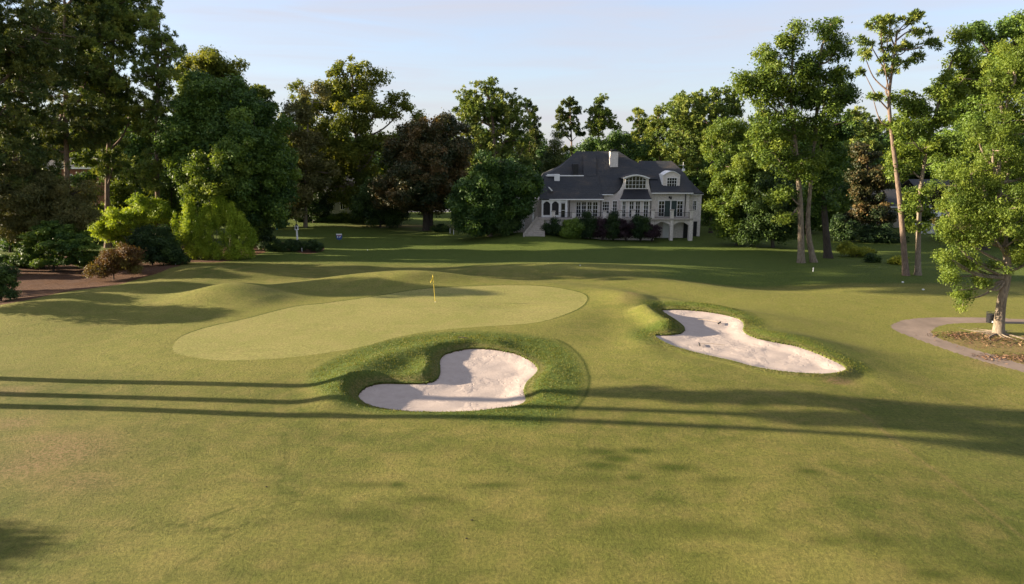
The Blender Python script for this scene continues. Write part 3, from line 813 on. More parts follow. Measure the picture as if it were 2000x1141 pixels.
plant("holly_shrub", "upright dark holly just right of the bamboo", "shrub", 93, (515, 476),
      [(512, 440, 26, 30), (522, 455, 22, 18), (500, 420, 18, 18)], L['shrub'], M['bark_dark'], None, 0.1, 0.6, 1.3, 130, 0.16, seed=15, crown_name="foliage", trunk_name="stems", tintm=0.5)
for k, (px, w, lab) in enumerate([(530, 20, "low juniper at the left end of the bed by the lamp post"), (572, 24, "low juniper at the foot of the white lamp post"), (610, 20, "low juniper with rusty tips at the right end of the lamp bed")]):
    plant("juniper_shrub", lab, "shrub", None, (px, 491), [(px, 479, w, 9), (px + 8, 484, w * .7, 6), (px - 9, 483, w * .7, 7)], L['shrub'], M['bark_dark'], None, 0.05, 0.42, 1.5, 110, 0.13, seed=20 + k, crown_name="foliage", trunk_name="stems", group="junipers in the lamp post bed", tintm=0.45)

# --- understory that fills the garden edges
for k, (px, base, Yp, rx, top, leaf, cat, lab) in enumerate([
    (20, 500, 86, 50, 400, 'oak', 'tree', "dark laurel thicket at the far left under the drooping pine boughs"),
    (95, 495, 93, 42, 300, 'oak', 'tree', "laurel thicket in front of the brick house's left half"),
    (170, 490, 95, 42, 312, 'oak', 'tree', "laurel thicket between the brick house and the dogwood"),
    (250, 480, 97, 44, 330, 'gum', 'tree', "sunlit laurel thicket around the foot of the tallest left pine"),
    (335, 480, 96, 44, 320, 'oak', 'tree', "laurel thicket left of the bamboo under the narrow pine"),
    (385, 470, 98, 50, 300, 'oak', 'tree', "dark laurel right behind the bamboo"),
    (555, 450, 112, 42, 300, 'oak', 'tree', "dark laurel filling the gap right of the broad dark oak"),
    (612, 436, 118, 40, 330, 'shrub', 'tree', "black green laurel left of the grey cottage"),
    (1060, 440, 118, 22, 300, 'oak', 'tree', "dark laurel between live oak and house roof"),
    (1580, 470, 104, 36, 350, 'oak', 'tree', "dark laurel seen between the three sweetgum trunks"),
    (1640, 475, 108, 40, 330, 'oak', 'tree', "dark laurel right behind the clipped hedge"),
    (1392, 460, 114, 26, 320, 'oak', 'tree', "dark laurel just behind the right corner of the house"),
    (1470, 462, 110, 40, 290, 'oak', 'tree', "dark laurel rising behind the camellia"),
    (1745, 440, 122, 26, 290, 'oak', 'tree', "dark laurel behind the cream house and leaning pine"),
    (1790, 482, 108, 34, 335, 'gum', 'tree', "mid green laurel behind the slim tulip trunk and board fence"),
    (1840, 480, 98, 36, 330, 'cedar', 'tree', "grey green ash behind the near elm's left boughs"),
    (1900, 490, 94, 46, 330, 'cedar', 'tree', "grey green ash half hidden behind the near elm's trunk"),
    (1975, 500, 92, 50, 330, 'oak', 'tree', "dark laurel behind the near elm at the right edge")]):
    rnd = random.Random(k + 5)
    h_ = base - top; E_ = []
    for q in range(6):
        t = (q + .5) / 6
        E_.append((px + rx * .5 * rnd.uniform(-1, 1), base - h_ * (.16 + .70 * t), rx * (0.75 - .3 * t), h_ * .17))
    plant("laurel_tree", lab, cat, Yp, (px, base), E_, L[leaf], M['bark_dark'], [(px, base), (px, base - h_ * .4), (px, base - h_ * .75)], .14, 1.0, 1.0, 110, .22, seed=300 + k, tintm=0.45 + .15 * rnd.uniform(-1, 1))
for k, (px, base, Yp, rx, ry, leaf, lab) in enumerate([
    (640, 436, 120, 26, 10, 'oak', "low dark shrub in front of the cottage's left end"), (672, 437, 120, 20, 11, 'gum', "rounded olive shrub in front of the cottage"),
    (700, 438, 119, 22, 12, 'gum', "rounded olive shrub right of another before the cottage"), (745, 440, 118, 32, 8, 'shrub', "low dark hedge right of the cottage"), (600, 436, 120, 24, 12, 'shrub', "low dark shrub under the laurel left of the cottage"), (860, 452, 106, 16, 6, 'shrub', "small dark shrub at the right foot of the magnolia")]):
    plant("garden_shrub", lab, "shrub", Yp, (px, base), [(px, base - ry, rx, ry), (px - rx * .4, base - ry * .8, rx * .6, ry * .7), (px + rx * .45, base - ry * .8, rx * .6, ry * .8)], L[leaf], M['bark_dark'], None, .06, .6, 1.6, 110, .17, seed=330 + k, crown_name="foliage", trunk_name="stems", group="shrubs along the cottage garden")

# --- centre left
plant("sweetgum_tree", "tall golden green sweetgum rising above the grey cottage", "tree", 120, None,
      [(690, 130, 40, 25), (660, 165, 42, 30), (725, 165, 34, 30), (640, 210, 40, 34), (700, 215, 55, 38), (755, 205, 30, 32), (795, 210, 26, 30), (595, 195, 30, 32), (600, 255, 50, 45), (675, 275, 60, 36), (740, 290, 50, 32), (640, 325, 70, 40), (720, 350, 55, 35), (590, 345, 50, 45), (660, 385, 60, 20), (570, 390, 45, 35), (815, 230, 12, 18)], L['gum_yellow'], M['bark_grey'], [(699, 425), (700, 310), (692, 230), (688, 150)], 0.5, 1.35, 0.62, 120, 0.3, seed=30)
plant("elm_tree", "feathery grey green elm in front of the sweetgum's left side", "tree", 112, None,
      [(615, 190, 30, 25), (590, 225, 34, 30), (600, 290, 42, 40), (570, 330, 36, 36), (590, 370, 40, 30), (570, 400, 40, 28), (625, 330, 30, 36)], L['cedar'], M['bark_grey'], [(598, 430), (598, 330), (602, 220)], 0.28, 1.1, 0.6, 110, 0.24, seed=31, tintm=0.6)
plant("magnolia_tree", "brownish magnolia on a thick dark trunk at the lawn edge left of the house", "tree", 108, (833, 448),
      [(830, 258, 45, 24), (878, 250, 34, 22), (800, 300, 42, 36), (858, 305, 56, 40), (815, 360, 70, 36), (885, 365, 44, 38), (775, 372, 44, 34), (850, 395, 80, 20), (905, 300, 22, 30)], L['magnolia'], M['bark_dark'], [(833, 448), (832, 420), (834, 380), (836, 300)], 0.62, 1.05, 1.0, 150, 0.24, seed=32, stems=2)
plant("holly_tree", "black green holly under the magnolia's left boughs", "tree", 112, (742, 440),
      [(740, 385, 46, 34), (725, 412, 36, 22), (765, 412, 34, 22), (710, 390, 26, 26)], L['shrub'], M['bark_dark'], [(742, 440), (742, 400)], 0.2, 1.0, 1.1, 150, 0.22, seed=33)
plant("pine_tree", "massive pine with dense domed crown left of the house roof", "tree", 126, None,
      [(945, 172, 32, 18), (915, 205, 34, 26), (975, 195, 40, 26), (945, 225, 55, 34), (1000, 235, 38, 34), (925, 275, 46, 34), (985, 285, 50, 36), (950, 330, 60, 28), (1010, 320, 35, 30)], L['pine'], M['bark_pine'], [(965, 440), (965, 300), (960, 220), (948, 165)], 0.5, 1.35, 0.9, 240, 0.5, 'needle', 34)
plant("pine_tree", "slim pine shouldering out from behind the massive domed pine", "tree", 138, None,
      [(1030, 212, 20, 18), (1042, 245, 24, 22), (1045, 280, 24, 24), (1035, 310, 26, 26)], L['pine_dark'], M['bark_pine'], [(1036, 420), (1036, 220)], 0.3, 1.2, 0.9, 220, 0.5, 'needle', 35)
plant("live_oak", "dark spreading live oak in front of the house's left porch", "tree", 97, (958, 452),
      [(945, 365, 52, 42), (998, 345, 44, 28), (1028, 365, 34, 28), (935, 415, 50, 34), (1000, 405, 36, 32), (905, 400, 30, 40), (962, 318, 34, 20), (985, 440, 40, 14), (920, 440, 36, 14)], L['oak'], M['bark_grey'], [(958, 452), (960, 400), (965, 340)], 0.4, 1.0, 1.05, 160, 0.22, seed=36, tintm=0.28)
plant("azalea_shrub", "dark azalea mound left of the stone stairs", "shrub", 95.5, (990, 458),
      [(985, 440, 34, 14), (1005, 435, 18, 14), (945, 444, 34, 12)], L['shrub'], M['bark_dark'], None, 0.1, 0.7, 1.3, 130, 0.17, seed=37, crown_name="foliage", trunk_name="stems")

# --- behind the house
plant("pine_tree", "lone thin pine with open tufted crown against the sky", "tree", 150, None,
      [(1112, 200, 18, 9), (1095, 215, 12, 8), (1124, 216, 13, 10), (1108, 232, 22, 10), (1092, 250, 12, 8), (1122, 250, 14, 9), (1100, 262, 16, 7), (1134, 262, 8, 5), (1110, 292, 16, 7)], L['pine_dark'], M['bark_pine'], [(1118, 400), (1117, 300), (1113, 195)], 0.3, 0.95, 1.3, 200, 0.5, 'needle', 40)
plant("pine_tree", "cone shaped pine standing alone just right of the thin pine", "tree", 150, None,
      [(1171, 196, 12, 9), (1168, 213, 17, 13), (1180, 226, 18, 14), (1166, 240, 20, 14), (1186, 248, 18, 13), (1164, 262, 14, 9)], L['pine'], M['bark_pine'], [(1168, 400), (1168, 300), (1171, 195)], 0.3, 1.0, 1.2, 220, 0.5, 'needle', 41)
for k, (px, tp, lab) in enumerate([(1247, 222, "pine with round top, left of a close pair behind the house"), (1285, 219, "pine with round top, right of a close pair behind the house"), (1322, 192, "taller dark pine beside the big pine mass behind the house")]):
    plant("pine_tree", lab, "tree", 146 - 3 * k, None, [(px, tp, 15, 11), (px - 5, tp + 20, 20, 14), (px + 8, tp + 28, 20, 15), (px - 2, tp + 52, 24, 18), (px + 6, tp + 78, 28, 20)], L['pine'], M['bark_pine'], [(px + 2, 400), (px, tp)], 0.3, 1.1, 1.0, 210, 0.5, 'needle', 42 + k)
plant("pine_tree", "huge wide pine mass behind the right end of the house", "tree", 130, None,
      [(1395, 185, 42, 16), (1365, 215, 50, 28), (1415, 220, 40, 28), (1340, 255, 42, 30), (1390, 265, 55, 34), (1345, 305, 40, 28), (1420, 290, 36, 34), (1435, 200, 18, 18)], L['pine'], M['bark_pine'], [(1390, 440), (1390, 300), (1393, 185)], 0.5, 1.3, 0.95, 240, 0.5, 'needle', 46)
plant("cedar_tree", "dark pointed cedar left of the house ridge", "tree", 128, None,
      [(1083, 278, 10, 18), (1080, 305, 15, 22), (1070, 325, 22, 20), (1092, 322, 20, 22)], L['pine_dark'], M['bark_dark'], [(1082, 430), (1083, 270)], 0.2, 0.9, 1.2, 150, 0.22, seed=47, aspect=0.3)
plant("oak_tree", "dark rounded oak behind the chimney", "tree", 134, None,
      [(1185, 275, 28, 18), (1215, 282, 26, 20), (1150, 285, 24, 14), (1140, 300, 24, 16), (1235, 300, 24, 18)], L['oak'], M['bark_dark'], [(1190, 430), (1190, 300)], 0.35, 1.2, 0.9, 130, 0.28, seed=48)
plant("gum_tree", "olive gum with pale trunk between house and big right hand trees", "tree", 106, (1413, 452),
      [(1420, 262, 36, 24), (1390, 300, 30, 24), (1440, 285, 34, 30), (1408, 330, 40, 24), (1450, 240, 24, 20)], L['gum'], M['bark_grey'], [(1413, 452), (1412, 360), (1416, 270)], 0.3, 1.1, 0.75, 120, 0.24, seed=49, tintm=0.55)
plant("laurel_tree", "bushy yellow green laurel at the right corner of the house", "tree", 105, (1388, 455),
      [(1390, 360, 30, 24), (1385, 395, 22, 26), (1405, 385, 26, 30)], L['gum'], M['bark_dark'], [(1388, 455), (1390, 380)], 0.3, 0.9, 1.0, 130, 0.2, seed=50, tintm=0.65)

# --- right group
plant("sweetgum_tree", "big sweetgum on the leftmost of three trunks on the right lawn", "tree", None, (1565, 513),
      [(1555, 65, 38, 24), (1525, 110, 44, 32), (1470, 155, 34, 16), (1500, 175, 50, 34), (1560, 165, 44, 40), (1450, 170, 20, 14), (1525, 250, 52, 40), (1490, 290, 46, 36), (1560, 320, 42, 36), (1540, 385, 34, 24), (1480, 220, 30, 24), (1530, 425, 26, 12)], L['gum'], M['bark_grey'], [(1565, 513), (1563, 400), (1553, 280), (1545, 200), (1550, 80)], 0.36, 0.95, 0.75, 120, 0.2, seed=60)
plant("sweetgum_tree", "sweetgum with sunlit pale trunk leaning left, middle of three trunks", "tree", None, (1590, 512),
      [(1610, 60, 36, 26), (1630, 100, 32, 28), (1600, 125, 40, 36), (1640, 150, 28, 30), (1610, 190, 44, 38), (1590, 240, 36, 36)], L['gum'], M['bark_grey'], [(1590, 512), (1578, 440), (1586, 330), (1605, 90)], 0.34, 0.95, 0.75, 120, 0.2, seed=61, tintm=0.42)
plant("sweetgum_tree", "dark trunked sweetgum, rearmost and right of three on the lawn", "tree", None, (1618, 504),
      [(1640, 190, 28, 40), (1628, 260, 38, 38), (1600, 330, 42, 36), (1640, 320, 26, 30), (1610, 390, 40, 22), (1655, 240, 18, 28)], L['oak'], M['bark_dark'], [(1618, 504), (1609, 400), (1603, 300), (1612, 180)], 0.42, 1.0, 0.85, 130, 0.22, seed=62, tintm=0.6)
plant("camellia_tree", "large leafy camellia with pale flecks beside the right lawn", "tree", 92, (1440, 476),
      [(1425, 380, 38, 46), (1460, 350, 44, 40), (1440, 430, 40, 30), (1415, 440, 24, 26), (1480, 330, 30, 24)], L['gum'], M['bark_dark'], [(1440, 476), (1440, 420), (1440, 360)], 0.2, 0.9, 1.0, 150, 0.2, seed=63, tintm=0.5)
plant("ligustrum_tree", "dense dark ligustrum just left of the three sweetgum trunks", "tree", 90, (1510, 478),
      [(1505, 380, 50, 44), (1500, 425, 44, 34), (1540, 435, 28, 26), (1465, 440, 26, 26), (1520, 455, 44, 18), (1470, 460, 40, 14)], L['shrub'], M['bark_dark'], [(1510, 478), (1508, 420), (1505, 370)], 0.2, 0.9, 1.1, 150, 0.19, seed=64, tintm=0.6)
plant("pine_tree", "tall leaning pine on the right with bare orange trunk and sparse tufted crown", "tree", None, (1770, 538),
      [(1718, 50, 26, 12), (1700, 78, 24, 9), (1735, 68, 18, 9), (1775, 42, 22, 9), (1800, 60, 20, 11), (1815, 85, 16, 8), (1745, 95, 22, 10), (1785, 88, 16, 7), (1690, 105, 14, 7), (1720, 118, 22, 9), (1760, 125, 22, 8), (1795, 112, 16, 7), (1740, 140, 18, 7), (1702, 190, 20, 4), (1688, 140, 10, 4), (1735, 36, 14, 7), (1790, 30, 12, 5)], L['pine'], M['bark_pine'], [(1770, 538), (1760, 420), (1750, 330), (1738, 230), (1737, 180), (1745, 120), (1752, 60)], 0.28, 0.55, 1.25, 60, 0.40, 'needle', 65)
plant("tulip_tree", "yellow green tulip tree on slim trunk behind the leaning pine", "tree", None, (1793, 537),
      [(1768, 190, 30, 24), (1755, 250, 30, 36), (1775, 320, 34, 36), (1785, 390, 28, 36), (1812, 235, 42, 36), (1850, 170, 40, 34), (1880, 90, 28, 36), (1900, 150, 40, 34), (1835, 290, 38, 36), (1790, 440, 22, 16)], L['lime'], M['bark_grey'], [(1793, 537), (1794, 450), (1800, 350), (1828, 220), (1862, 110)], 0.28, 0.85, 0.9, 125, 0.19, seed=66, tintm=0.42)
plant("oak_tree", "deep green oak filling the upper right behind the near tree", "tree", 88, None,
      [(1890, 60, 24, 18), (1940, 90, 34, 30), (1990, 70, 42, 34), (1960, 150, 48, 40), (1900, 210, 50, 44), (1870, 290, 50, 44), (1930, 300, 50, 50), (2040, 110, 50, 60)], L['oak'], M['bark_dark'], [(1925, 500), (1925, 350), (1940, 120)], 0.45, 1.0, 0.85, 140, 0.22, seed=67, tintm=0.75)
plant("pine_tree", "distant pine seen through the gap between sweetgums and leaning pine", "tree", 125, None,
      [(1680, 225, 26, 14), (1700, 250, 28, 22), (1665, 255, 24, 24), (1690, 290, 34, 26)], L['pine'], M['bark_pine'], [(1690, 440), (1688, 230)], 0.3, 1.1, 1.0, 210, 0.5, 'needle', 68)
plant("magnolia_tree", "coppery magnolia in front of the cream house on the right", "tree", 98, (1697, 480),
      [(1690, 300, 24, 20), (1682, 345, 28, 32), (1708, 350, 24, 28), (1692, 395, 34, 28), (1712, 420, 24, 20), (1675, 430, 24, 18)], L['magnolia'], M['bark_dark'], [(1697, 480), (1697, 400), (1694, 300)], 0.3, 0.9, 1.1, 150, 0.22, seed=69, tintm=0.45)
plant("laurel_shrub", "black green laurel thicket under the coppery magnolia", "shrub", 95, (1718, 492),
      [(1715, 460, 34, 26), (1660, 450, 24, 24), (1742, 470, 18, 18), (1640, 440, 20, 20)], L['shrub'], M['bark_dark'], None, 0.15, 0.8, 1.2, 150, 0.18, seed=70, crown_name="foliage", trunk_name="stems", tintm=0.35)
plant("clipped_hedge", "clipped hedge with sunlit yellow top on the right lawn", "hedge", None, (1672, 502),
      [(1658, 485, 18, 11), (1680, 490, 20, 10), (1702, 495, 14, 8)], L['hedge'], M['bark_dark'], None, 0.08, 0.5, 1.8, 160, 0.11, seed=71, crown_name="foliage", trunk_name="stems")
plant("boxwood_shrub", "small bright boxwood ball left of the leaning pine's foot", "shrub", None, (1752, 516),
      [(1752, 508, 14, 8), (1744, 510, 8, 6)], L['hedge'], M['bark_dark'], None, 0.08, 0.4, 1.8, 140, 0.1, seed=72, crown_name="foliage", trunk_name="stems")
plant("boxwood_shrub", "small dark boxwood ball nearest the clipped hedge", "shrub", None, (1702, 512),
      [(1702, 503, 12, 7), (1712, 506, 8, 5)], L['shrub'], M['bark_dark'], None, 0.08, 0.4, 1.8, 140, 0.1, seed=73, crown_name="foliage", trunk_name="stems", tintm=0.7)
near = plant("elm_tree", "near light green elm with drooping boughs at the right edge by the path", "tree", None, (1950, 652),
      [(1845, 455, 24, 22), (1855, 515, 22, 18), (1880, 400, 44, 30), (1985, 105, 40, 30), (2040, 160, 50, 50), (1935, 160, 30, 26), (1975, 130, 50, 40), (1905, 260, 30, 26), (1860, 370, 36, 30), (2030, 330, 50, 50),  (1965, 200, 50, 45), (2010, 230, 60, 55), (1930, 290, 44, 40), (1990, 320, 60, 45), (1890, 350, 52, 38), (1950, 390, 60, 40), (1870, 410, 46, 36), (1915, 450, 58, 34), (1985, 460, 46, 36), (1862, 470, 34, 24), (1890, 515, 42, 20), (1940, 520, 36, 18), (1905, 560, 24, 24), (1882, 590, 14, 20), (2030, 400, 50, 60), (2020, 500, 40, 30), (1870, 545, 22, 14), (1850, 430, 26, 26), (1840, 500, 18, 16), (1868, 570, 16, 16), (1925, 545, 26, 14)], L['lime'], M['bark_grey'], [(1950, 652), (1956, 590), (1968, 530), (1960, 450), (1950, 330), (1970, 180)], 0.36, 0.52, 0.58, 78, 0.10, seed=74, droop=0.5, tintm=0.5, tintv=0.22)
RT = Acc(); rr_ = np.random.default_rng(3)
for k in range(16):
    a = k / 16 * 6.28 + rr_.normal() * 0.15; ln = 0.9 + rr_.random() * 1.9
    p0 = np.array(near.location); pts = []
    for t in np.linspace(0.05, 1, 8):
        q = p0[:2] + np.array([math.cos(a + 0.25 * math.sin(3 * t + k)), math.sin(a + 0.25 * math.sin(3 * t + k))]) * ln * t
        pts.append((q[0] - p0[0], q[1] - p0[1], gpos(q[0], q[1]) + 0.10 * (1 - t) ** 2 - 0.015 - p0[2]))
    RT.tube(np.array(pts), np.linspace(0.09, 0.012, 8), 6)
link("surface_roots", RT.mesh("roots", M['bark_grey'], True), near)

# --- trees standing left of the picture whose long shadows cross the fairway
for k, (x, y, h) in enumerate([(-40.5, 37.6, 25), (-43, 35.5, 27), (-41, 33.7, 26)]):
    rngp = np.random.default_rng(90 + k)
    py = lambda z: 570.5 + 0 * z
    root = empty("pine_tree", (x, y, gpos(x, y)), ["pine off the left edge casting the upper fairway trunk shadow", "pine off the left edge casting the middle fairway trunk shadow", "pine off the left edge casting the lower fairway trunk shadow"][k], "tree", "pines left of the fairway")
    T = Acc(); pth = smooth_poly(np.array([(0, 0, -0.2), (0.1, 0.05, h * 0.5), (0.25 * (k - 1), 0, h)]), 8, False)
    T.tube(pth, np.linspace(0.40, 0.12, len(pth)), 9)
    Cc, Rr = [], []
    zc = (11.4, 14.0, 15.0)[k]
    for b in range(46):
        q0 = (b / 45) ** 0.85; z = zc + (h - 0.3 - zc) * q0; ln = (0.5 + 2.9 * min(1, q0 * 1.5)) * (1 - 0.75 * max(0, q0 - .7) / .3) * (0.35 + 0.7 * rngp.random()); a = rngp.random() * 6.28
        e = np.array([math.cos(a) * ln, math.sin(a) * ln, z + 0.25 * ln])
        s_ = np.array([0, 0, z]); T.tube(np.array([s_, (s_ + e) / 2 - (0, 0, 0.1), e]), [0.06, 0.04, 0.02], 5)
        for q in (0.55, 0.8, 1.0): Cc.append(s_ + (e - s_) * q + rngp.normal(size=3) * 0.15); Rr.append(0.6 + 0.35 * rngp.random())
    A = Acc(); needles(A, rngp, np.array(Cc), np.array(Rr), 10, 22, 0.42, 0.065, 0.5 + rngp.normal(size=len(Cc)) * 0.2)
    link("trunk", T.mesh("trunk", M['bark_pine'], True), root); link("crown", A.mesh("crown", L['pine'], False, True), root)
for k, (x, y, h, w, lab) in enumerate([(-43, 22.2, 7.2, 1.5, "small round tree off the left edge shading the near corner"), (-46, 52.2, 7.0, 2.6, "round tree off the left edge shading the slope by the green")]):
    rngp = np.random.default_rng(95 + k)
    root = empty("young_tree", (x, y, gpos(x, y)), lab, "tree")
    T = Acc(); T.tube(np.array([(0, 0, -0.2), (0.05, 0, h * 0.4), (0, 0.05, h * 0.8)]), [0.14, 0.1, 0.04], 8)
    C_ = unit(rngp.normal(size=(40, 3))) * (rngp.random(40) ** 0.4)[:, None] * np.array([w, w, h * 0.32]) + (0, 0, h * 0.62)
    A = Acc(); leaves(A, rngp, C_, np.full(40, 0.8), 130, 0.16, 0.5 + rngp.normal(size=40) * 0.2)
    link("trunk", T.mesh("trunk", M['bark_grey'], True), root); link("crown", A.mesh("crown", L['gum'], False, True), root)

for k, (x, y, h, zc, w, lab) in enumerate([(-60, 62.0, 14.5, 5.0, 2.6, "pine off the left edge shading the mounds left of the green"), (-58, 99, 24, 7, 4.5, "tall pine rising behind the brick house"), (-47, 104, 23, 6, 4.5, "tall pine behind the dark oak, nearest the tallest left pine"), (-40, 112, 22, 6, 5, "tall pine behind the dark oak and yellow green treetop")]):
    rngp = np.random.default_rng(140 + k)
    root = empty("pine_tree", (x, y, gpos(x, y)), lab, "tree", "pines left of the fairway")
    T = Acc(); pth = smooth_poly(np.array([(0, 0, -0.2), (0.2, 0.05, h * 0.5), (0.1, 0, h)]), 8, False); T.tube(pth, np.linspace(0.34, 0.06, len(pth)), 9)
    Cc, Rr = [], []
    for b in range(70):
        z = zc + (h - zc) * (b / 69) ** 0.9; ln = (w * (1 - ((z - zc) / (h - zc + 1)) ** 1.6) + 0.6) * (0.5 + 0.6 * rngp.random()); a = rngp.random() * 6.28
        e = np.array([math.cos(a) * ln, math.sin(a) * ln, z + 0.2 * ln]); s_ = np.array([0, 0, z]); T.tube(np.array([s_, (s_ + e) / 2 - (0, 0, 0.1), e]), [0.07, 0.05, 0.02], 5)
        for q in (0.4, 0.7, 1.0): Cc.append(s_ + (e - s_) * q + rngp.normal(size=3) * 0.2); Rr.append(0.8 + 0.4 * rngp.random())
    A = Acc(); needles(A, rngp, np.array(Cc), np.array(Rr), 9, 20, 0.45, 0.08, 0.5 + rngp.normal(size=len(Cc)) * 0.2)
    link("trunk", T.mesh("trunk", M['bark_pine'], True), root); link("crown", A.mesh("crown", L['pine'], False, True), root)

# --- the wood that closes the view behind everything
A = Acc(); rw = np.random.default_rng(77)
Cw, Rw, tw = [], [], []
def sky_top(px):   # how high the far wood reaches, by direction
    return np.interp(px, [-400, 0, 350, 520, 600, 850, 1050, 1080, 1140, 1210, 1300, 1450, 1690, 1760, 2400], [200, 200, 220, 230, 240, 240, 250, 290, 270, 270, 235, 230, 235, 240, 200])
for k in range(300):
    px = -500 + 3000 * rw.random(); Yw = 150 + 45 * rw.random()
    top = at(px, sky_top(px), Yw)[2] * (0.7 + 0.3 * rw.random()); c = at(px, 400, Yw)
    w = 3.0 + 2.5 * rw.random(); t0 = 0.4 + 0.2 * rw.normal()
    n = int(34 * top / 12)
    q = unit(rw.normal(size=(n, 3))) * (rw.random(n) ** 0.4)[:, None] * np.array([w, w, top * 0.48]) + np.array([c[0], Yw, 0.5 + top * 0.5])
    Cw.append(q); Rw.append(1.2 + 0.8 * rw.random(n)); tw.append(t0 + rw.normal(size=n) * 0.15)
leaves(A, rw, np.concatenate(Cw), np.concatenate(Rw), 46, 0.55, np.concatenate(tw))
o = link("distant_woods", A.mesh("distant_woods", L['oak'], False, True)); tag(o, "dark wood closing the view behind the house and gardens", "woods", kind="stuff")

# ------------------------------------------------------------------ long grass on the bunker banks, bark litter under the near elm
rg = np.random.default_rng(8)
def scatter(poly, n, pad):
    lo, hi = poly.min(0) - pad, poly.max(0) + pad
    return lo + (hi - lo) * rg.random((n, 2))
Pc = [scatter(ring_xy, 90000, .2), scatter(SAND[1][0], 110000, 2.0)]
keep = []
for k, P_ in enumerate(Pc):
    ds = sdist(P_[:, 0], P_[:, 1], SAND[k][0], 4.0)
    if k == 0: pr = 1 - sstep(-1.1, 0.15, sdist(P_[:, 0], P_[:, 1], ring_xy, 3.0))
    else:
        nr = seg_near(P_, SAND[1][0])[1]; front = sstep(0.0, 0.7, (nr[:, 1] - P_[:, 1]) / (np.abs(ds) + .01))
        pr = (1 - sstep(0.5, 1.9, ds)) * (1 - front) + front * (1 - sstep(0.1, 0.5, ds))
    keep.append(P_[(ds > 0.02) & (rg.random(len(P_)) < pr)])
Pk = np.concatenate(keep)
clump = 0.5 + 0.5 * np.sin(Pk[:, 0] * 3.1 + 1.7 * np.sin(Pk[:, 1] * 2.3)) * np.sin(Pk[:, 1] * 3.7 + 1.3 * np.sin(Pk[:, 0] * 2.9))
Pk = Pk[rg.random(len(Pk)) < 0.12 + 0.78 * clump]; N = len(Pk)
zk = terrain(Pk[:, 0], Pk[:, 1]); az = rg.random(N) * 6.283; ln = 0.03 + 0.075 * rg.random(N) ** 2 ; lean = 0.2 + 0.7 * rg.random(N)
b0 = np.stack([Pk[:, 0], Pk[:, 1], zk - .01], 1); dr_ = np.stack([np.cos(az) * lean, np.sin(az) * lean, np.ones(N)], 1) * ln[:, None]; sd2 = np.stack([-np.sin(az), np.cos(az), 0 * az], 1) * 0.016
V = np.stack([b0 - sd2, b0 + sd2, b0 + dr_ * .6 + sd2 * .7, b0 + dr_], 1).reshape(-1, 3)
A = Acc(); A.add(V, np.arange(4 * N).reshape(-1, 4), (0.5 + 0.22 * rg.normal(size=N)).clip(0, 1))
L['rough_grass'] = leaf_mat("rough_grass_blades", (0.080, 0.098, 0.010), (0.130, 0.150, 0.017), (0.240, 0.205, 0.045), 0.35)
o = link("rough_grass", A.mesh("rough_grass", L['rough_grass'], False, True)); tag(o, "long grass on the banks round both bunkers", "grass", kind="stuff")
A = Acc(); N = 2600
cs = [(1925, 655, 2.2, .9), (1880, 650, 1.5, .5), (1985, 660, 2.4, .8), (1975, 690, 1.6, .5), (2040, 690, 2.2, .7)]
Pq = np.concatenate([np.array(G(a, b, -.5)) + rg.normal(size=(N // 5, 2)) * [c * .7, d * .9] for a, b, c, d in cs]); N = len(Pq)
zq = terrain(Pq[:, 0], Pq[:, 1]); az = rg.random(N) * 6.283; u_ = np.stack([np.cos(az), np.sin(az), 0.25 * rg.normal(size=N)], 1) * (0.05 + .22 * rg.random(N) ** 2.5)[:, None]; v_ = np.stack([-np.sin(az), np.cos(az), .5 * rg.normal(size=N)], 1) * .022
c0 = np.stack([Pq[:, 0], Pq[:, 1], zq + .03], 1)
A.add(np.stack([c0 - u_, c0 + v_, c0 + u_, c0 - v_], 1).reshape(-1, 3), np.arange(4 * N).reshape(-1, 4), rg.random(N))
L['litter'] = leaf_mat("bark_litter", (0.045, 0.022, 0.012), (0.15, 0.080, 0.042), (0.33, 0.20, 0.115), 0.0)
o = link("bark_litter", A.mesh("bark_litter", L['litter'], False, True)); tag(o, "bark and twig litter under the near elm", "litter", kind="stuff")

# ------------------------------------------------------------------ the house
def W(cx, cy, Y):
    return at(990 + cx / 4.762, 270 + cy / 4.762, Y)
def WX(cx, Y): return float(W(cx, 500, Y)[0])
def WZ(cy, Y): return float(W(1000, cy, Y)[2])

house = empty("brick_house", (26 - 12, 101, 0.0), "large whitewashed brick house with dark slate roofs, arched dormer and terrace", "house")
YF, YT = 100.0, 97.0

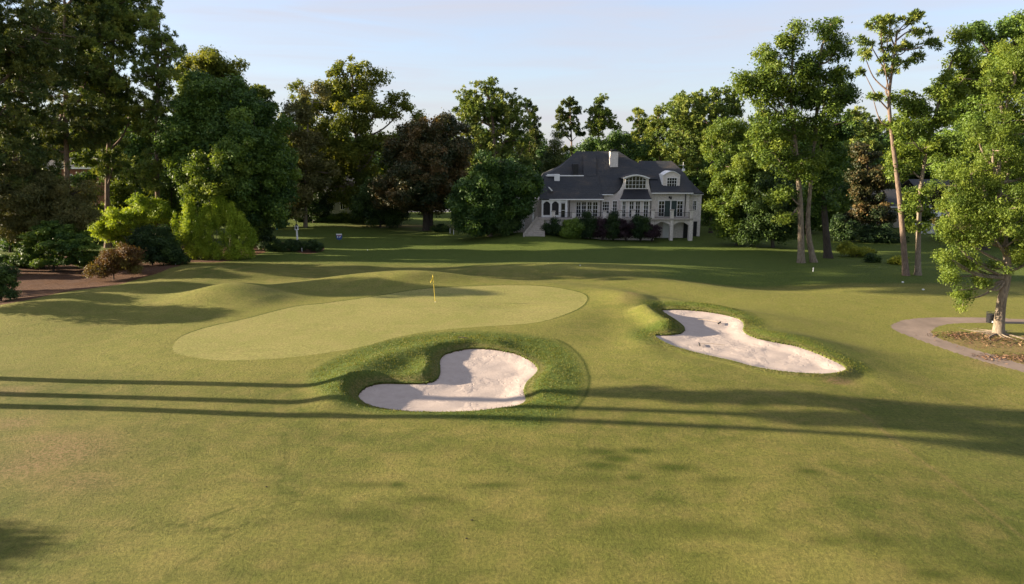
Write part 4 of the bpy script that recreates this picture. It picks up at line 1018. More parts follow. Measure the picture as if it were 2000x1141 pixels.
def window(cx0, cx1, cy0, cy1, Y, nx_, nz_, parent=house, arch=0.0, fmat='white', fw=0.07, name="window", label=None):
    x0, x1, z0, z1 = WX(cx0, Y), WX(cx1, Y), WZ(cy1, Y), WZ(cy0, Y)
    f = PB()
    yo = Y - 0.10
    f.box(x0, x0 + fw, yo, Y + .02, z0, z1); f.box(x1 - fw, x1, yo, Y + .02, z0, z1)
    f.box(x0 + fw, x1 - fw, yo, Y + .02, z0, z0 + fw)
    def ztop(x):
        if not arch: return z1
        t = (x - x0) / (x1 - x0) * 2 - 1
        return z1 + arch * (1 - t * t)
    if arch:
        N = 14
        xs_ = np.linspace(x0 + fw, x1 - fw, N)
        for a, b in zip(xs_[:-1], xs_[1:]):
            f.prism([(a, ztop(a) - fw), (b, ztop(b) - fw), (b, ztop(b)), (a, ztop(a))], yo, Y + .02)
    else:
        f.box(x0 + fw, x1 - fw, yo, Y + .02, z1 - fw, z1)
    for i in range(1, nx_):
        x = x0 + (x1 - x0) * i / nx_
        f.box(x - .022, x + .022, yo + .02, Y + .005, z0 + fw, ztop(x) - fw)
    for i in range(1, nz_):
        z = z0 + (z1 - z0 + arch * .7) * i / nz_
        f.box(x0 + fw, x1 - fw, yo + .024, Y + .002, z - .02, z + .02)
    w = f.build(name, M[fmat], parent)
    if label: w["label"] = label
    g = PB()
    if arch:
        xs_ = np.linspace(x0 + fw * .6, x1 - fw * .6, 15)
        g.prism([(x, ztop(x) - fw * .6) for x in xs_[::-1]] + [(x0 + fw * .6, z0 + fw * .6), (x1 - fw * .6, z0 + fw * .6)], Y - .05, Y - .035)
    else:
        g.box(x0 + fw * .6, x1 - fw * .6, Y - .05, Y - .035, z0 + fw * .6, z1 - fw * .6)
    wl = world_loc(parent)
    p = g.build("pane", M['glass'], parent)
    p.parent = w
    return w

# walls
wall = PB()
def xz(pts, Y): return [(WX(a, Y), WZ(b, Y)) for a, b in pts]
arc = [(1085 + 230 * t, 366 - 24 * math.sin(math.pi * t)) for t in np.linspace(0, 1, 13)]
swL = [(905, 530), (985, 528), (1020, 512), (1050, 485), (1070, 450), (1083, 415)]
swR = [(1317, 415), (1326, 455), (1336, 490), (1346, 520)]
wall.prism(xz([(565, 760), (565, 572), (905, 572)] + swL + arc + swR + [(1700, 520), (1700, 760)], YF), YF, YF + 0.35)
wall.box(WX(565, YF), WX(1700, YF), YF + 0.36, YF + 11, WZ(760, YF), WZ(540, YF))           # the body behind the front
wall.box(WX(1700, YF) + .01, WX(1815, 101.5), 101.5, 110, 0.0, WZ(522, 101.5))                 # set back right end
wall.box(WX(300, 100.6), WX(565, YF) - .01, 100.6, 108, WZ(745, YF), WZ(574, YF))              # behind the porch
wall.build("wall", M['brick'], house)
bw = PB(); bw.box(WX(600, 99.8), WX(1700, 99.8) , 99.6, 99.95, 0, WZ(762, YF)); bw.build("basement_wall", M['brick'], house)
# bay under the dark metal roof
bay = PB(); bay.box(WX(1062, 98.7), WX(1338, 98.7), 98.7, YF - .01, WZ(752, 98.7), WZ(574, 98.7)); bay.build("bay_wall", M['brick'], house)
mr = PB()
t0, t1 = WX(1085, 99.9), WX(1312, 99.9)
rows = []
for t in np.linspace(0, 1, 7):
    Yr = 99.95 - 1.75 * t; cy = 478 + 92 * t; ex = 35 * t ** 1.6
    rows.append([W(c, cy, Yr) for c in np.linspace(1085 - ex, 1312 + ex, 9)])
mr.grid(rows)
mr.build("metal_roof", M['metal_roof'], house, solid=0.06)
tr = PB()
tr.box(WX(1050, 98.2), WX(1352, 98.2), 98.12, 98.4, WZ(580, 98.2), WZ(571, 98.2))
tr.box(WX(395, 98.4), WX(905, 98.4), 98.3, 98.5, WZ(576, 98.4), WZ(566, 98.4))
tr.box(WX(862, 99.3), WX(990, 99.3), 99.2, 99.4, WZ(530, 99.3), WZ(522, 99.3))
tr.box(WX(1345, 99.3), WX(1736, 99.3), 99.2, 99.4, WZ(517, 99.3), WZ(508, 99.3))
tr.box(WX(1700, 101.2), WX(1828, 101.2), 101.1, 101.3, WZ(528, 101.2), WZ(520, 101.2))
arc_o = [(1068 + 262 * t, 372 - 34 * math.sin(math.pi * t)) for t in np.linspace(0, 1, 17)]
arc_i = [(1085 + 228 * t, 377 - 28 * math.sin(math.pi * t)) for t in np.linspace(0, 1, 17)]
for k in range(16):
    tr.prism(xz([arc_i[k], arc_i[k + 1], arc_o[k + 1], arc_o[k]], 99.7), 99.55, 99.98)
tr.build("trim", M['white'], house)
# roofs
Ymain = lambda cy: 107 - 7.5 * (cy - 128) / (522 - 128)
rf = PB()
prof = [(128, 650, 1040), (160, 615, 1090), (200, 580, 1150), (240, 540, 1235), (280, 490, 1290), (320, 410, 1335), (345, 360, 1362), (388, 330, 1405)]
front, back = [], []
for cy, l, r in prof:
    Yr = Ymain(cy)
    fr = [W(c, cy, Yr) for c in np.linspace(l, r, 12)]
    front.append(fr); back.append([(p[0], 214 - p[1], p[2]) for p in fr])
rf.grid(front); rf.grid([b[::-1] for b in back])
rf.grid([[f[0], b[0]] for f, b in zip(front, back)]); rf.grid([[b[-1], f[-1]] for f, b in zip(front, back)])
low = []
for cy, r in [(388, 1078), (420, 1076), (450, 1062), (480, 1045), (500, 1025), (522, 992)]:
    low.append([W(c, cy, Ymain(cy)) for c in np.linspace(800, r, 6)])
rf.grid(low)
rf.build("roof", M['roof'], house, solid=0.12)
lw = PB()
Yl = lambda cy: 98.4 + 3.9 * (568 - cy) / 218.0
lw.grid([[W(c, cy, Yl(cy)) for c in np.linspace(l, r, 8)] for cy, l, r in [(568, 300, 905), (540, 306, 893), (500, 315, 880), (440, 330, 868), (390, 345, 858), (350, 362, 848)]])
lw.grid([[W(c, cy, Yl(cy) - 0.05) for c in (712, 770, 826)] for cy in (352, 300, 250, 200, 168)])
a_, b_ = W(712, 168, Yl(168) - .05), W(826, 168, Yl(168) - .05)
lw.poly([a_, b_, (b_[0], 107, b_[2]), (a_[0], 107, a_[2])])
for cx in (712, 826):
    lw.poly([W(cx, 168, Yl(168) - .05), (W(cx, 168, Yl(168))[0], 107, WZ(168, Yl(168))), (W(cx, 352, Yl(352))[0], 107, WZ(352, Yl(352))), W(cx, 352, Yl(352) - .05)])
lw.build("porch_roof", M['roof'], house, solid=0.1)
fl = PB(); fl.box(WX(362, 102.2), WX(712, 102.2), 102.2, 103.2, WZ(354, 102.2), WZ(345, 102.2))
fl.box(WX(440, 101.5), WX(490, 101.5), 101.4, 103.2, WZ(398, 101.5), WZ(337, 101.5)); fl.box(WX(375, 101.9), WX(439, 101.9), 101.9, 103.1, WZ(356, 101.9), WZ(337, 101.9))
fl.build("flashing", M['white'], house)
vent = PB(); vent.box(WX(612, 102.6), WX(660, 102.6), 102.5, 106, WZ(350, 102.6), WZ(240, 102.6)); vent.build("chimney_shaft", M['dark'], house)
sk = PB(); sk.prism(xz([(383, 455), (397, 455), (428, 490), (414, 493)], 99.6), 99.3, 99.8); sk.build("skylight", M['white'], house)
rw_ = PB()
Yr_ = lambda cy: 106.5 - 7.1 * (cy - 218) / (508 - 218)
fr, bk = [], []
for cy, l, r in [(218, 1230, 1530), (250, 1230, 1570), (290, 1240, 1615), (330, 1280, 1650), (380, 1320, 1685), (430, 1330, 1708), (475, 1338, 1724), (508, 1342, 1737)]:
    q = [W(c, cy, Yr_(cy)) for c in np.linspace(l, r, 10)]
    fr.append(q); bk.append([(p[0], 213 - p[1], p[2]) for p in q])
rw_.grid(fr); rw_.grid([b[::-1] for b in bk]); rw_.grid([[b[-1], f[-1]] for f, b in zip(fr, bk)])
q1 = [[W(c, cy, 101.0 + (520 - cy) / 120.0 * 3) for c in np.linspace(l, r, 3)] for cy, l, r in [(400, 1690, 1705), (450, 1700, 1750), (490, 1700, 1790), (520, 1700, 1830)]]
rw_.grid(q1)
rw_.build("wing_roof", M['roof'], house, solid=0.12)
# shell over the arched window, dormer on the right wing
sh = PB()
sh.grid([[(*(lambda p: (p[0], y_, p[2]))(W(a, b - 2, 99.7)),) for a, b in arc_o] for y_ in (99.6, 101.5, 103.5, 105.5)])
sh.build("dormer_roof", M['roof'], house, solid=0.08)
dm = PB()
da = [(1450 + 155 * t, 345 - 33 * math.sin(math.pi * t)) for t in np.linspace(0, 1, 13)]
dm.prism(xz([(1450, 452)] + da + [(1605, 452)], 100.8), 100.8, 105)
dmo = dm.build("dormer", M['brick'], house)
dt = PB()
do = [(1444 + 167 * t, 346 - 40 * math.sin(math.pi * t)) for t in np.linspace(0, 1, 13)]
for k in range(12): dt.prism(xz([da[k], da[k + 1], do[k + 1], do[k]], 100.6), 100.62, 105)
dt.box(WX(1432, 101.5), WX(1449, 101.5), 101.0, 103.6, WZ(450, 101.5), WZ(335, 101.5))
dt.build("dormer_trim", M['white'], house)
window(1482, 1576, 366, 452, 100.78, 4, 3, name="dormer_window")
window(1098, 1292, 378, 470, 99.98, 6, 3, arch=0.42, name="arched_window")
ch = PB(); ch.box(WX(952, 104.0), WX(1025, 104.0), 104.0, 105.3, WZ(270, 104), WZ(122, 104)); cho = ch.build("chimney", M['brick'], house)
cc = PB(); cc.box(WX(946, 104), WX(1031, 104), 103.9, 105.4, WZ(124, 104) + .02, WZ(116, 104)); cc.box(WX(962, 104), WX(1012, 104), 104.2, 105.1, WZ(116, 104) + .002, WZ(102, 104)); c2 = cc.build("chimney_cap", M['dark'], house); c2.parent = cho
# windows and doors on the front
for (a, b, c, d, Y, n_, m_) in [(645, 692, 590, 735, YF - .02, 2, 4), (696, 742, 590, 735, YF - .02, 2, 4), (748, 795, 590, 735, YF - .02, 2, 4), (800, 850, 590, 735, YF - .02, 2, 4), (890, 956, 585, 702, YF - .02, 3, 4), (985, 1030, 580, 706, YF - .02, 2, 4),
                             (1074, 1112, 585, 735, 98.68, 2, 4), (1140, 1187, 585, 735, 98.68, 2, 4), (1198, 1246, 585, 735, 98.68, 2, 4), (1274, 1322, 585, 735, 98.68, 2, 4), (1414, 1472, 582, 730, YF - .02, 2, 4), (1586, 1644, 582, 730, YF - .02, 2, 4), (1735, 1770, 580, 672, 101.48, 2, 4)]:
    window(a, b, c, d, Y, n_, m_)
for a, b in ((1474, 1524), (1534, 1584)):
    s = PB(); s.box(WX(a, YF), WX(b, YF), YF - .07, YF - .003, WZ(730, YF), WZ(584, YF)); s.build("shutter", M['shutter'], house)
s = PB(); s.box(WX(1524.5, YF), WX(1533.5, YF), YF - .1, YF - .003, WZ(732, YF), WZ(580, YF)); s.box(WX(1406, YF), WX(1652, YF), YF - .105, YF - .004, WZ(580, YF), WZ(574, YF)); s.build("door_casing", M['white'], house)
d_ = PB(); d_.box(WX(1506, YF) , WX(1518, YF), YF - .25, YF - .11, WZ(560, YF), WZ(540, YF)); d_.cyl(WX(1527, YF), YF - .2, WZ(566, YF), WZ(540, YF), .12, .05, 8); d_.build("wall_lantern", M['dark'], house)
for a, b, c, Y in [(584, 578, 740, YF - .1), (878, 576, 740, YF - .1), (1344, 582, 742, YF - .1), (1664, 517, 742, YF - .1)]:
    p_ = PB(); p_.cyl(WX(a, Y), Y, WZ(c, Y), WZ(b, Y), .06, n=8); p_.build("downspout", M['dark'], house)
# porch on the left
po = PB()
for a in (332, 412, 492, 556):
    po.box(WX(a - 8, 98.6), WX(a + 8, 98.6), 98.5, 98.75, WZ(745, 98.6), WZ(576, 98.6))
for a, b in ((340, 404), (420, 484)):
    for k in range(8):
        t, t2 = k / 8, (k + 1) / 8
        f_ = lambda t: 612 - 24 * math.sin(math.pi * t)
        po.prism(xz([(a + (b - a) * t, f_(t)), (a + (b - a) * t2, f_(t2)), (a + (b - a) * t2, 577), (a + (b - a) * t, 577)], 98.6), 98.55, 98.7)
    po.box(WX(a, 98.6), WX(b, 98.6), 98.55, 98.7, WZ(745, 98.6), WZ(716, 98.6))
po.box(WX(500, 98.6), WX(548, 98.6), 98.55, 98.7, WZ(596, 98.6), WZ(580, 98.6))
po.build("porch_arcade", M['white'], house)
ps_ = PB(); ps_.box(WX(338, 99), WX(492, 99), 98.9, 98.95, WZ(720, 99), WZ(580, 99)); ps_.build("porch_screen", M['dark'], house)
window(502, 548, 600, 742, 98.66, 1, 2, name="screen_door")
# pergola at the far left end
pg = PB()
for a in (60, 160, 245): pg.box(WX(a - 6, 98), WX(a + 6, 98), 97.9, 98.15, 1.5, WZ(585, 98))
pg.box(WX(40, 98), WX(260, 98), 97.8, 98.3, WZ(585, 98) + .002, WZ(566, 98))
for k in range(9): pg.box(WX(48 + 25 * k, 98), WX(54 + 25 * k, 98), 96.9, 101, WZ(566, 98) + .004, WZ(556, 98))
pg.build("pergola", M['white'], house)
gw_ = PB(); gw_.box(WX(20, 101), WX(298, 101), 101, 106, 0, WZ(570, 101)); gw_.build("garden_room_wall", M['brick'], house)
for a, b in ((100, 140), (180, 225)): window(a, b, 590, 700, 100.98, 2, 3)
# terrace
te = PB()
zf = WZ(745, YT)
te.box(WX(300, 96.7), WX(1745, 96.7), 96.7, 99.58, zf - .25, zf)
te.build("terrace_floor", M['stone'], house)
tw_ = PB()
tw_.box(WX(360, YT), WX(1384, YT), YT, YT + .4, 0, zf - .26)
zb0 = zf - .26
for a0, a1 in ((1386, 1530), (1560, 1708)):
    N = 10
    f_ = lambda t: 812 - 32 * math.sin(math.pi * t)
    for k in range(N):
        t, t2 = k / N, (k + 1) / N
        xa, xb = WX(a0 + (a1 - a0) * t, YT), WX(a0 + (a1 - a0) * t2, YT)
        tw_.prism([(xa, WZ(f_(t), YT)), (xb, WZ(f_(t2), YT)), (xb, zb0), (xa, zb0)], YT, YT + .4)
tw_.build("terrace_wall", M['brick'], house)
for a, b in ((1530.5, 1559.5), (1709, 1745)):
    pr = PB(); pr.box(WX(a, YT), WX(b, YT), YT - .25, YT + .45, -.1, zb0 + .05); pr.build("terrace_pier", M['brick'], house)
bd = PB(); bd.box(WX(1466, 99.5), WX(1526, 99.5), 99.5, 99.58, .05, WZ(785, 99.5)); bd.build("basement_door", M['white'], house)
bd = PB(); bd.box(WX(1660, 99.5), WX(1708, 99.5), 99.5, 99.58, .05, WZ(785, 99.5)); bd.build("basement_door", M['dark'], house)["label"] = "dark basement door under the right arch"
sa = PB(); sa.box(WX(1746, 101.4), WX(1786, 101.4), 101.42, 101.49, 0, WZ(775, 101.4)); sa.build("side_arch", M['dark'], house)
tops = [(435, 680), (625, 686), (775, 680), (915, 675), (1060, 670), (1180, 668), (1365, 666), (1545, 666), (1727, 666)]
for a, b in tops:
    p_ = PB(); p_.box(WX(a - 15, 96.9), WX(a + 15, 96.9), 96.72, 97.1, zf + .001, WZ(b + 6, 96.9)); o1 = p_.build("terrace_post", M['brick'], house)
    p_ = PB(); p_.box(WX(a - 20, 96.9), WX(a + 20, 96.9), 96.65, 97.2, WZ(b + 6, 96.9) + .001, WZ(b - 4, 96.9)); o2 = p_.build("cap", M['stone'], house); o2.parent = o1
for (a, _), (b, _) in zip(tops[:-1], tops[1:]):
    r_ = PB(); xa, xb = WX(a + 15, 96.9) + .01, WX(b - 15, 96.9) - .01; zt = WZ(690, 96.9)
    r_.box(xa, xb, 96.88, 96.92, zt - .05, zt); r_.box(xa, xb, 96.88, 96.92, zf + .1, zf + .14)
    for x in np.arange(xa + .12, xb, .14): r_.box(x - .01, x + .01, 96.89, 96.91, zf + .141, zt - .051)
    r_.build("railing", M['dark'], house)
st = PB(); ns = 10
for k in range(ns):
    z1_ = 1.0 + (zf - .95) * (k + 1) / ns; y0_ = 94.3 + .26 * k
    st.box(WX(170 + 14 * k, 96), WX(352, 96), y0_, 97.2, -.2 if k == 0 else z1_ - (zf - .95) / ns + .001, z1_)
st.build("stairs", M['stone'], house)
cw = PB()
for k in range(ns):
    z1_ = 1.25 + (zf - .95) * (k + 1) / ns; y0_ = 94.1 + .26 * k
    cw.box(WX(150 + 14 * k, 96), WX(168 + 14 * k, 96) - .01, y0_, y0_ + .5, -.2, z1_)
cw.build("stair_cheek_wall", M['stone'], house)
an = PB(); x_, z_ = WX(1628, 104), WZ(300, 104); an.cyl(x_, 104, z_ - .6, z_ + 1.2, .03, n=6); an.box(x_ - .6, x_ + .3, 103.98, 104.02, z_ + .75, z_ + .79); an.box(x_ - .15, x_ + .25, 103.9, 104.1, z_ - .1, z_ + .25)
an.build("roof_antenna", M['white'], house)

# shrubs in front of the terrace
for k, (cx, cy, rx, ry, leaf, lab, tm) in enumerate([
    (425, 815, 62, 70, 'shrub', "dark round shrub at the right foot of the stone stairs", .3), (595, 825, 95, 85, 'oak', "spreading mid green shrub in front of the left terrace wall", .8),
    (745, 800, 58, 105, 'shrub', "tall dark shrub before the terrace below the four French doors", .3), (885, 830, 85, 75, 'purple', "purple leaved bush below the terrace left of the dark cone", .5),
    (990, 800, 60, 105, 'shrub', "dark conical shrub left of the bay, between purple bushes", .3), (1110, 830, 80, 75, 'purple', "purple leaved bush below the bay window", .45),
    (1240, 790, 58, 115, 'shrub', "tallest dark cone shrub just right of the bay", .3), (1350, 840, 68, 70, 'purple', "purple leaved bush hiding the edge of the left arch", .4)]):
    e = lambda a, b: (990 + a / 4.762, 270 + b / 4.762)
    p1, p2, p3 = e(cx, cy), e(cx - rx * .45, cy + ry * .45), e(cx + rx * .4, cy + ry * .5)
    q = 1 / 4.762
    plant("foundation_shrub", lab, "shrub", 95.4, (p1[0], 463), [(*p1, rx * q * 1.1, ry * q * .98), (*p2, rx * q * 1.0, ry * q * .6), (*p3, rx * q * 1.0, ry * q * .6), (p1[0], 459, rx * q * 1.25, 5)], L[leaf], M['bark_dark'], None, 0.08, 0.55, 1.5, 130, 0.13, seed=200 + k, crown_name="foliage", trunk_name="stems", group="shrubs along the terrace", tintm=tm)

# ------------------------------------------------------------------ other buildings
def small_house(name, label, px0, px1, pyb, pyt, pyr, Y, wmat, wins, depth=8):
    x0, x1 = float(at(px0, 400, Y)[0]), float(at(px1, 400, Y)[0]); z0, zt, zr = gpos(x0, Y) - .1, float(at(1000, pyt, Y)[2]), float(at(1000, pyr, Y)[2])
    r = empty(name, ((x0 + x1) / 2, Y + depth / 2, gpos((x0 + x1) / 2, Y)), label, "house")
    b = PB(); b.box(x0, x1, Y, Y + depth, z0, zt); b.build("wall", M[wmat], r)
    b = PB(); ov = .5
    b.grid([[(x0 - ov, Y - ov, zt - .05), (x1 + ov, Y - ov, zt - .05)], [(x0 - ov, Y + depth / 2, zr), (x1 + ov, Y + depth / 2, zr)], [(x0 - ov, Y + depth + ov, zt - .05), (x1 + ov, Y + depth + ov, zt - .05)]])
    b.build("roof", M['roof'], r, solid=.15)
    b = PB(); b.box(x0 - ov, x1 + ov, Y - ov - .06, Y - ov - .01, zt - .3, zt - .04); b.build("fascia", M['white'], r)
    for a, b_, c, d in wins:
        xa, xb, za, zb_ = float(at(a, 400, Y)[0]), float(at(b_, 400, Y)[0]), float(at(1000, d, Y)[2]), float(at(1000, c, Y)[2])
        f = PB(); f.box(xa, xb, Y - .08, Y - .005, za, za + .1); f.box(xa, xb, Y - .08, Y - .005, zb_ - .1, zb_)
        f.box(xa, xa + .1, Y - .08, Y - .005, za + .101, zb_ - .101); f.box(xb - .1, xb, Y - .08, Y - .005, za + .101, zb_ - .101); f.box((xa + xb) / 2 - .03, (xa + xb) / 2 + .03, Y - .07, Y - .006, za + .101, zb_ - .101)
        w = f.build("window", M['white'], r); g = PB(); g.box(xa + .06, xb - .06, Y - .05, Y - .02, za + .06, zb_ - .06); p = g.build("pane", M['glass'], r); p.parent = w
    return r
small_house("cottage", "grey cottage with white windows under the sweetgum", 634, 722, 420, 372, 345, 128, 'greywall', [(640, 652, 384, 412), (664, 674, 382, 410), (690, 698, 384, 406)])
small_house("brick_cottage", "red brick house glimpsed between the left pines", 95, 205, 440, 326, 308, 104, 'redbrick', [(140, 150, 340, 362), (110, 120, 340, 362)])
small_house("cream_house", "cream walled house with grey roof behind the leaning pine", 1700, 1765, 460, 402, 372, 112, 'cream', [(1740, 1748, 412, 428)])
small_house("white_house", "white house glimpsed through the near elm's leaves", 1800, 1880, 470, 378, 352, 118, 'white', [(1800, 1815, 385, 410), (1840, 1855, 385, 410)])
fn = empty("board_fence", (float(at(1818, 480, 104)[0]), 104, gpos(60, 104)), "pale grey board fence behind the slim tulip trunk", "fence")
f = PB(); f.box(float(at(1783, 480, 104)[0]), float(at(1862, 480, 104)[0]), 104, 104.05, .2, 1.75); f.build("board_panel", M['white'], fn)
for px in (1783, 1803, 1823, 1843, 1862):
    x = float(at(px, 480, 104)[0]); f = PB(); f.box(x - .06, x + .06, 103.88, 103.99, -.1, 1.9); f.build("fence_post", M['white'], fn)

# ------------------------------------------------------------------ golf things and garden things
fp = ground_pt(850, 590)
ft = at(845, 538, fp[1])
flag = empty("flagstick", fp, "yellow flag on a slim yellow pole standing in the green", "flag")
A = Acc(); hgt = 2.25; tx = -0.14
A.tube(np.array([(0, 0, -0.05), (tx * .5, 0, hgt * .5), (tx, 0, hgt)]), [0.017, 0.015, 0.012], 8)
link("pole", A.mesh("pole", M['yellow'], True), flag)
fb = PB(); rows = []
for i in range(7):
    s_ = i / 6
    rows.append([(fp[0] + tx * (1 - .12 * t) - s_ * (0.10 + 0.16 * t), fp[1] + 0.05 * math.sin(5 * s_ + 2 * t) * s_, fp[2] + hgt - 0.02 - 0.36 * t - 0.34 * s_) for t in np.linspace(0, 1, 5)])
fb.grid(rows); fb.build("flag_cloth", M['yellow'], flag, smooth=True, solid=0.008)
cup = PB(); cup.cyl(fp[0], fp[1], fp[2] - .1, fp[2] + .006, .054, n=14); cup.build("cup", M['white'], flag)

def rake(label, p_head, p_tail):
    def sp(px, py):
        pl = SAND[1][1]; p = on_ground(np.array([px]), np.array([py]), lambda x, y: pl(x, y) - .1)[0]; return p
    h, t = sp(*p_head), sp(*p_tail)
    r = empty("bunker_rake", h, label, "rake", "rakes in the right bunker")
    d = (t - h); d[2] = 0; ln = np.linalg.norm(d); d /= ln; n_ = np.array([-d[1], d[0], 0])
    A = Acc(); A.tube(np.array([(0, 0, .08), d * ln * .5 + (0, 0, .13), d * ln + (0, 0, .06 + t[2] - h[2])]), [.018, .018, .018], 7); link("handle", A.mesh("handle", M['wood'], True), r)
    A = Acc(); A.tube(np.array([-n_ * .32 + (0, 0, .07), (0, 0, .07), n_ * .32 + (0, 0, .07)]), [.035, .04, .035], 7)
    for q in np.linspace(-.3, .3, 11): A.tube(np.array([n_ * q + (0, 0, .07), n_ * q + (0, 0, .02), n_ * q - d * .02 + (0, 0, -.02)]), [.014, .012, .008], 5)
    link("head", A.mesh("head", M['dark'], True), r)
rake("rake with dark head lying across the sunlit sand nearer the camera", (1366, 674), (1416, 676))
rake("rake with dark head lying by the shadow edge at the back of the bunker", (1405, 632), (1363, 625))

def stake(px, py, label, h=0.55, grp="white boundary stakes"):
    p = ground_pt(px, py); r = empty("boundary_stake", p, label, "stake", grp)
    b = PB(); b.box(p[0] - .04, p[0] + .04, p[1] - .04, p[1] + .04, p[2] - .1, p[2] + h); b.build("post", M['white'], r, bevel=.008)
    b = PB(); b.grid([[(p[0] - .04, p[1] - .04, p[2] + h + .002), (p[0] + .04, p[1] - .04, p[2] + h + .002)], [(p[0] - .04, p[1] + .04, p[2] + h + .05), (p[0] + .04, p[1] + .04, p[2] + h + .05)]]); b.build("bevelled_top", M['white'], r, solid=.02)
stake(343, 517, "white stake at the corner of mulch bed below the bamboo")
stake(590, 491, "white stake in front of the junipers by the lamp post")
stake(879, 456, "white stake near the magnolia foot, left of a pair", .7)
stake(886, 458, "white stake near the magnolia foot, right of a pair", .7)
stake(1588, 531, "short white stake on the shaded lawn below the three trunks", .4)
for px, py, lab in [(1763, 552.5, "white tee marker near the foot of leaning pine"), (1803, 567, "white tee marker closest to the near elm"), (1133, 519, "small white marker on the far mown apron"), (718, 489, "white ball on the shaded lawn right of the yard sign")]:
    p = ground_pt(px, py); A = Acc(); th = np.linspace(0, math.pi, 6); s_ = 0.12 if px > 1300 else .07
    A.tube(np.stack([0 * th, 0 * th, s_ * .6 * (1 - np.cos(th)) - .01], 1), np.maximum(s_ * np.sin(th), .004), 12)
    o = link("tee_marker" if px > 1000 else "golf_ball", A.mesh("marker", M['white'], True), None, p); tag(o, lab, "marker" if px > 1000 else "ball")
lp = ground_pt(582, 487); lz = 3.1
r = empty("lamp_post", lp, "white lamp post with dark lantern among the junipers", "lamp post")
b = PB(); b.box(lp[0] - .09, lp[0] + .09, lp[1] - .09, lp[1] + .09, lp[2] - .1, lp[2] + lz - .6); b.build("post", M['white'], r, bevel=.015)
b = PB(); b.box(lp[0] - .19, lp[0] + .19, lp[1] - .19, lp[1] + .19, lp[2] + lz - .598, lp[2] + lz - .5)
for sx in (-1, 1):
    for sy in (-1, 1): b.box(lp[0] + sx * .15 - .03, lp[0] + sx * .15 + .03, lp[1] + sy * .15 - .03, lp[1] + sy * .15 + .03, lp[2] + lz - .499, lp[2] + lz - .12)
b.box(lp[0] - .19, lp[0] + .19, lp[1] - .19, lp[1] + .19, lp[2] + lz - .119, lp[2] + lz - .05); b.build("lantern_frame", M['white'], r)
b = PB(); b.box(lp[0] - .12, lp[0] + .12, lp[1] - .12, lp[1] + .12, lp[2] + lz - .498, lp[2] + lz - .12); b.build("lantern_glass", M['glass'], r)
b = PB(); b.cyl(lp[0], lp[1], lp[2] + lz - .049, lp[2] + lz + .18, .22, .08, 8); b.cyl(lp[0], lp[1], lp[2] + lz + .181, lp[2] + lz + .42, .06, .02, 8); b.build("lantern_roof", M['dark'], r)
sp_ = ground_pt(663, 473)
r = empty("yard_sign", sp_, "small shield shaped blue and white sign on the shaded lawn", "sign")
b = PB(); w_ = .40; z0 = sp_[2] + .30
shield = [(-w_, 1.0), (-w_, .35), (-w_ * .75, .12), (0, 0), (w_ * .75, .12), (w_, .35), (w_, 1.0)]
b.prism([(sp_[0] + a, z0 + c * .85) for a, c in shield[::-1]], sp_[1] - .02, sp_[1] + .02); b.build("panel", M['blue'], r)
b = PB(); b.box(sp_[0] - w_, sp_[0] + w_, sp_[1] - .035, sp_[1] - .022, z0 + .70, z0 + .88)
for a, c0, c1 in ((-.26, .30, .56), (-.02, .34, .46), (.10, .40, .56)): b.box(sp_[0] + a, sp_[0] + a + .12, sp_[1] - .033, sp_[1] - .022, z0 + c0, z0 + c1)
b.build("white_marks", M['white'], r)
b = PB(); b.box(sp_[0] - .3, sp_[0] + .3, sp_[1] - .034, sp_[1] - .022, z0 + .62, z0 + .685); b.build("red_band", M['red'], r)
b = PB(); b.cyl(sp_[0], sp_[1] + .04, sp_[2] - .1, z0 + .5, .018, n=6); b.build("stake", M['dark'], r)
tb = ground_pt(1933, 630)
r = empty("litter_bin", tb, "dark wire litter bin beside the near elm trunk", "bin")
A = Acc()
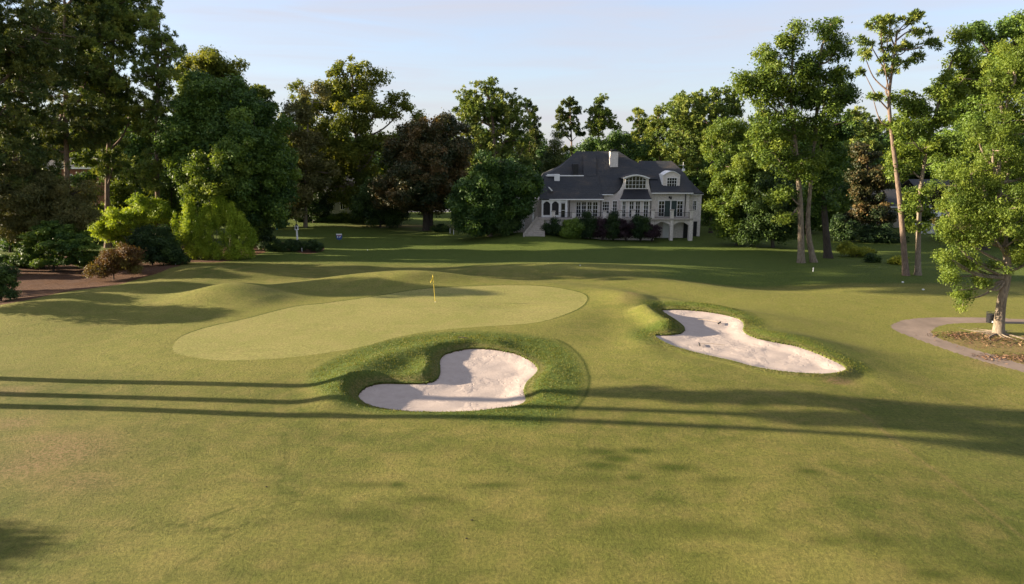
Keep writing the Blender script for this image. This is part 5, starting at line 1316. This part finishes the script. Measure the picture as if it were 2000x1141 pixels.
for a in np.arange(0, 6.28, 6.283 / 22): A.tube(np.array([(.24 * math.cos(a), .24 * math.sin(a), 0), (.265 * math.cos(a), .265 * math.sin(a), .4), (.29 * math.cos(a), .29 * math.sin(a), .8)]), [.011] * 3, 4)
for z, q in ((.02, .24), (.28, .258), (.55, .275), (.8, .29)):
    th = np.linspace(0, 6.283, 25); A.tube(np.stack([q * np.cos(th), q * np.sin(th), 0 * th + z], 1), [.018] * 25, 5)
link("basket", A.mesh("basket", M['dark'], True), r)
b = PB(); b.cyl(tb[0], tb[1], tb[2] + .03, tb[2] + .66, .19, .23, 16); b.build("liner", M['dark'], r)
lt = PB(); lt.cyl(tb[0] + .05, tb[1] - .22, tb[2] + .06, tb[2] + .18, .09, .05, 8); lt.build("white_label", M['white'], r)
tp_ = ground_pt(541, 449); tr_ = empty("water_butt", tp_, "small teal post or tap by the holly", "post")
b = PB(); b.cyl(tp_[0], tp_[1], tp_[2] - .05, tp_[2] + .9, .13, .11, 10); b.build("body", M['teal'], tr_)
b = PB(); b.cyl(tp_[0], tp_[1], tp_[2] + .901, tp_[2] + .98, .15, .1, 10); b.build("lid", M['dark'], tr_)
# fallen stick on the bunker bank and a few cones on the fairway
sk_ = ground_pt(905, 661); A = Acc(); A.tube(np.array([(-.35, .12, .05), (0, 0, .06), (.3, -.12, .04)]), [.03, .035, .02], 6)
o = link("fallen_stick", A.mesh("stick", M['bark_dark'], True), None, sk_); tag(o, "short dark stick on the grassy bank above the near bunker", "stick")
for px, py, lab in [(520, 952, "brown pine cone left of the foreground on the fairway"), (922, 1017, "brown pine cone near the middle of the foreground"), (911, 1053, "brown pine cone lowest in the foreground")]:
    p = ground_pt(px, py); A = Acc(); t = np.linspace(0, 1, 7); A.tube(np.stack([t * .09 - .045, t * .02, 0 * t + .022], 1), (.022 * np.sin(t * 3.0 + .08) ** .7 + .003), 8)
    o = link("pine_cone", A.mesh("cone", M['bark_dark'], True), None, p); tag(o, lab, "pine cone", "cones on the fairway")
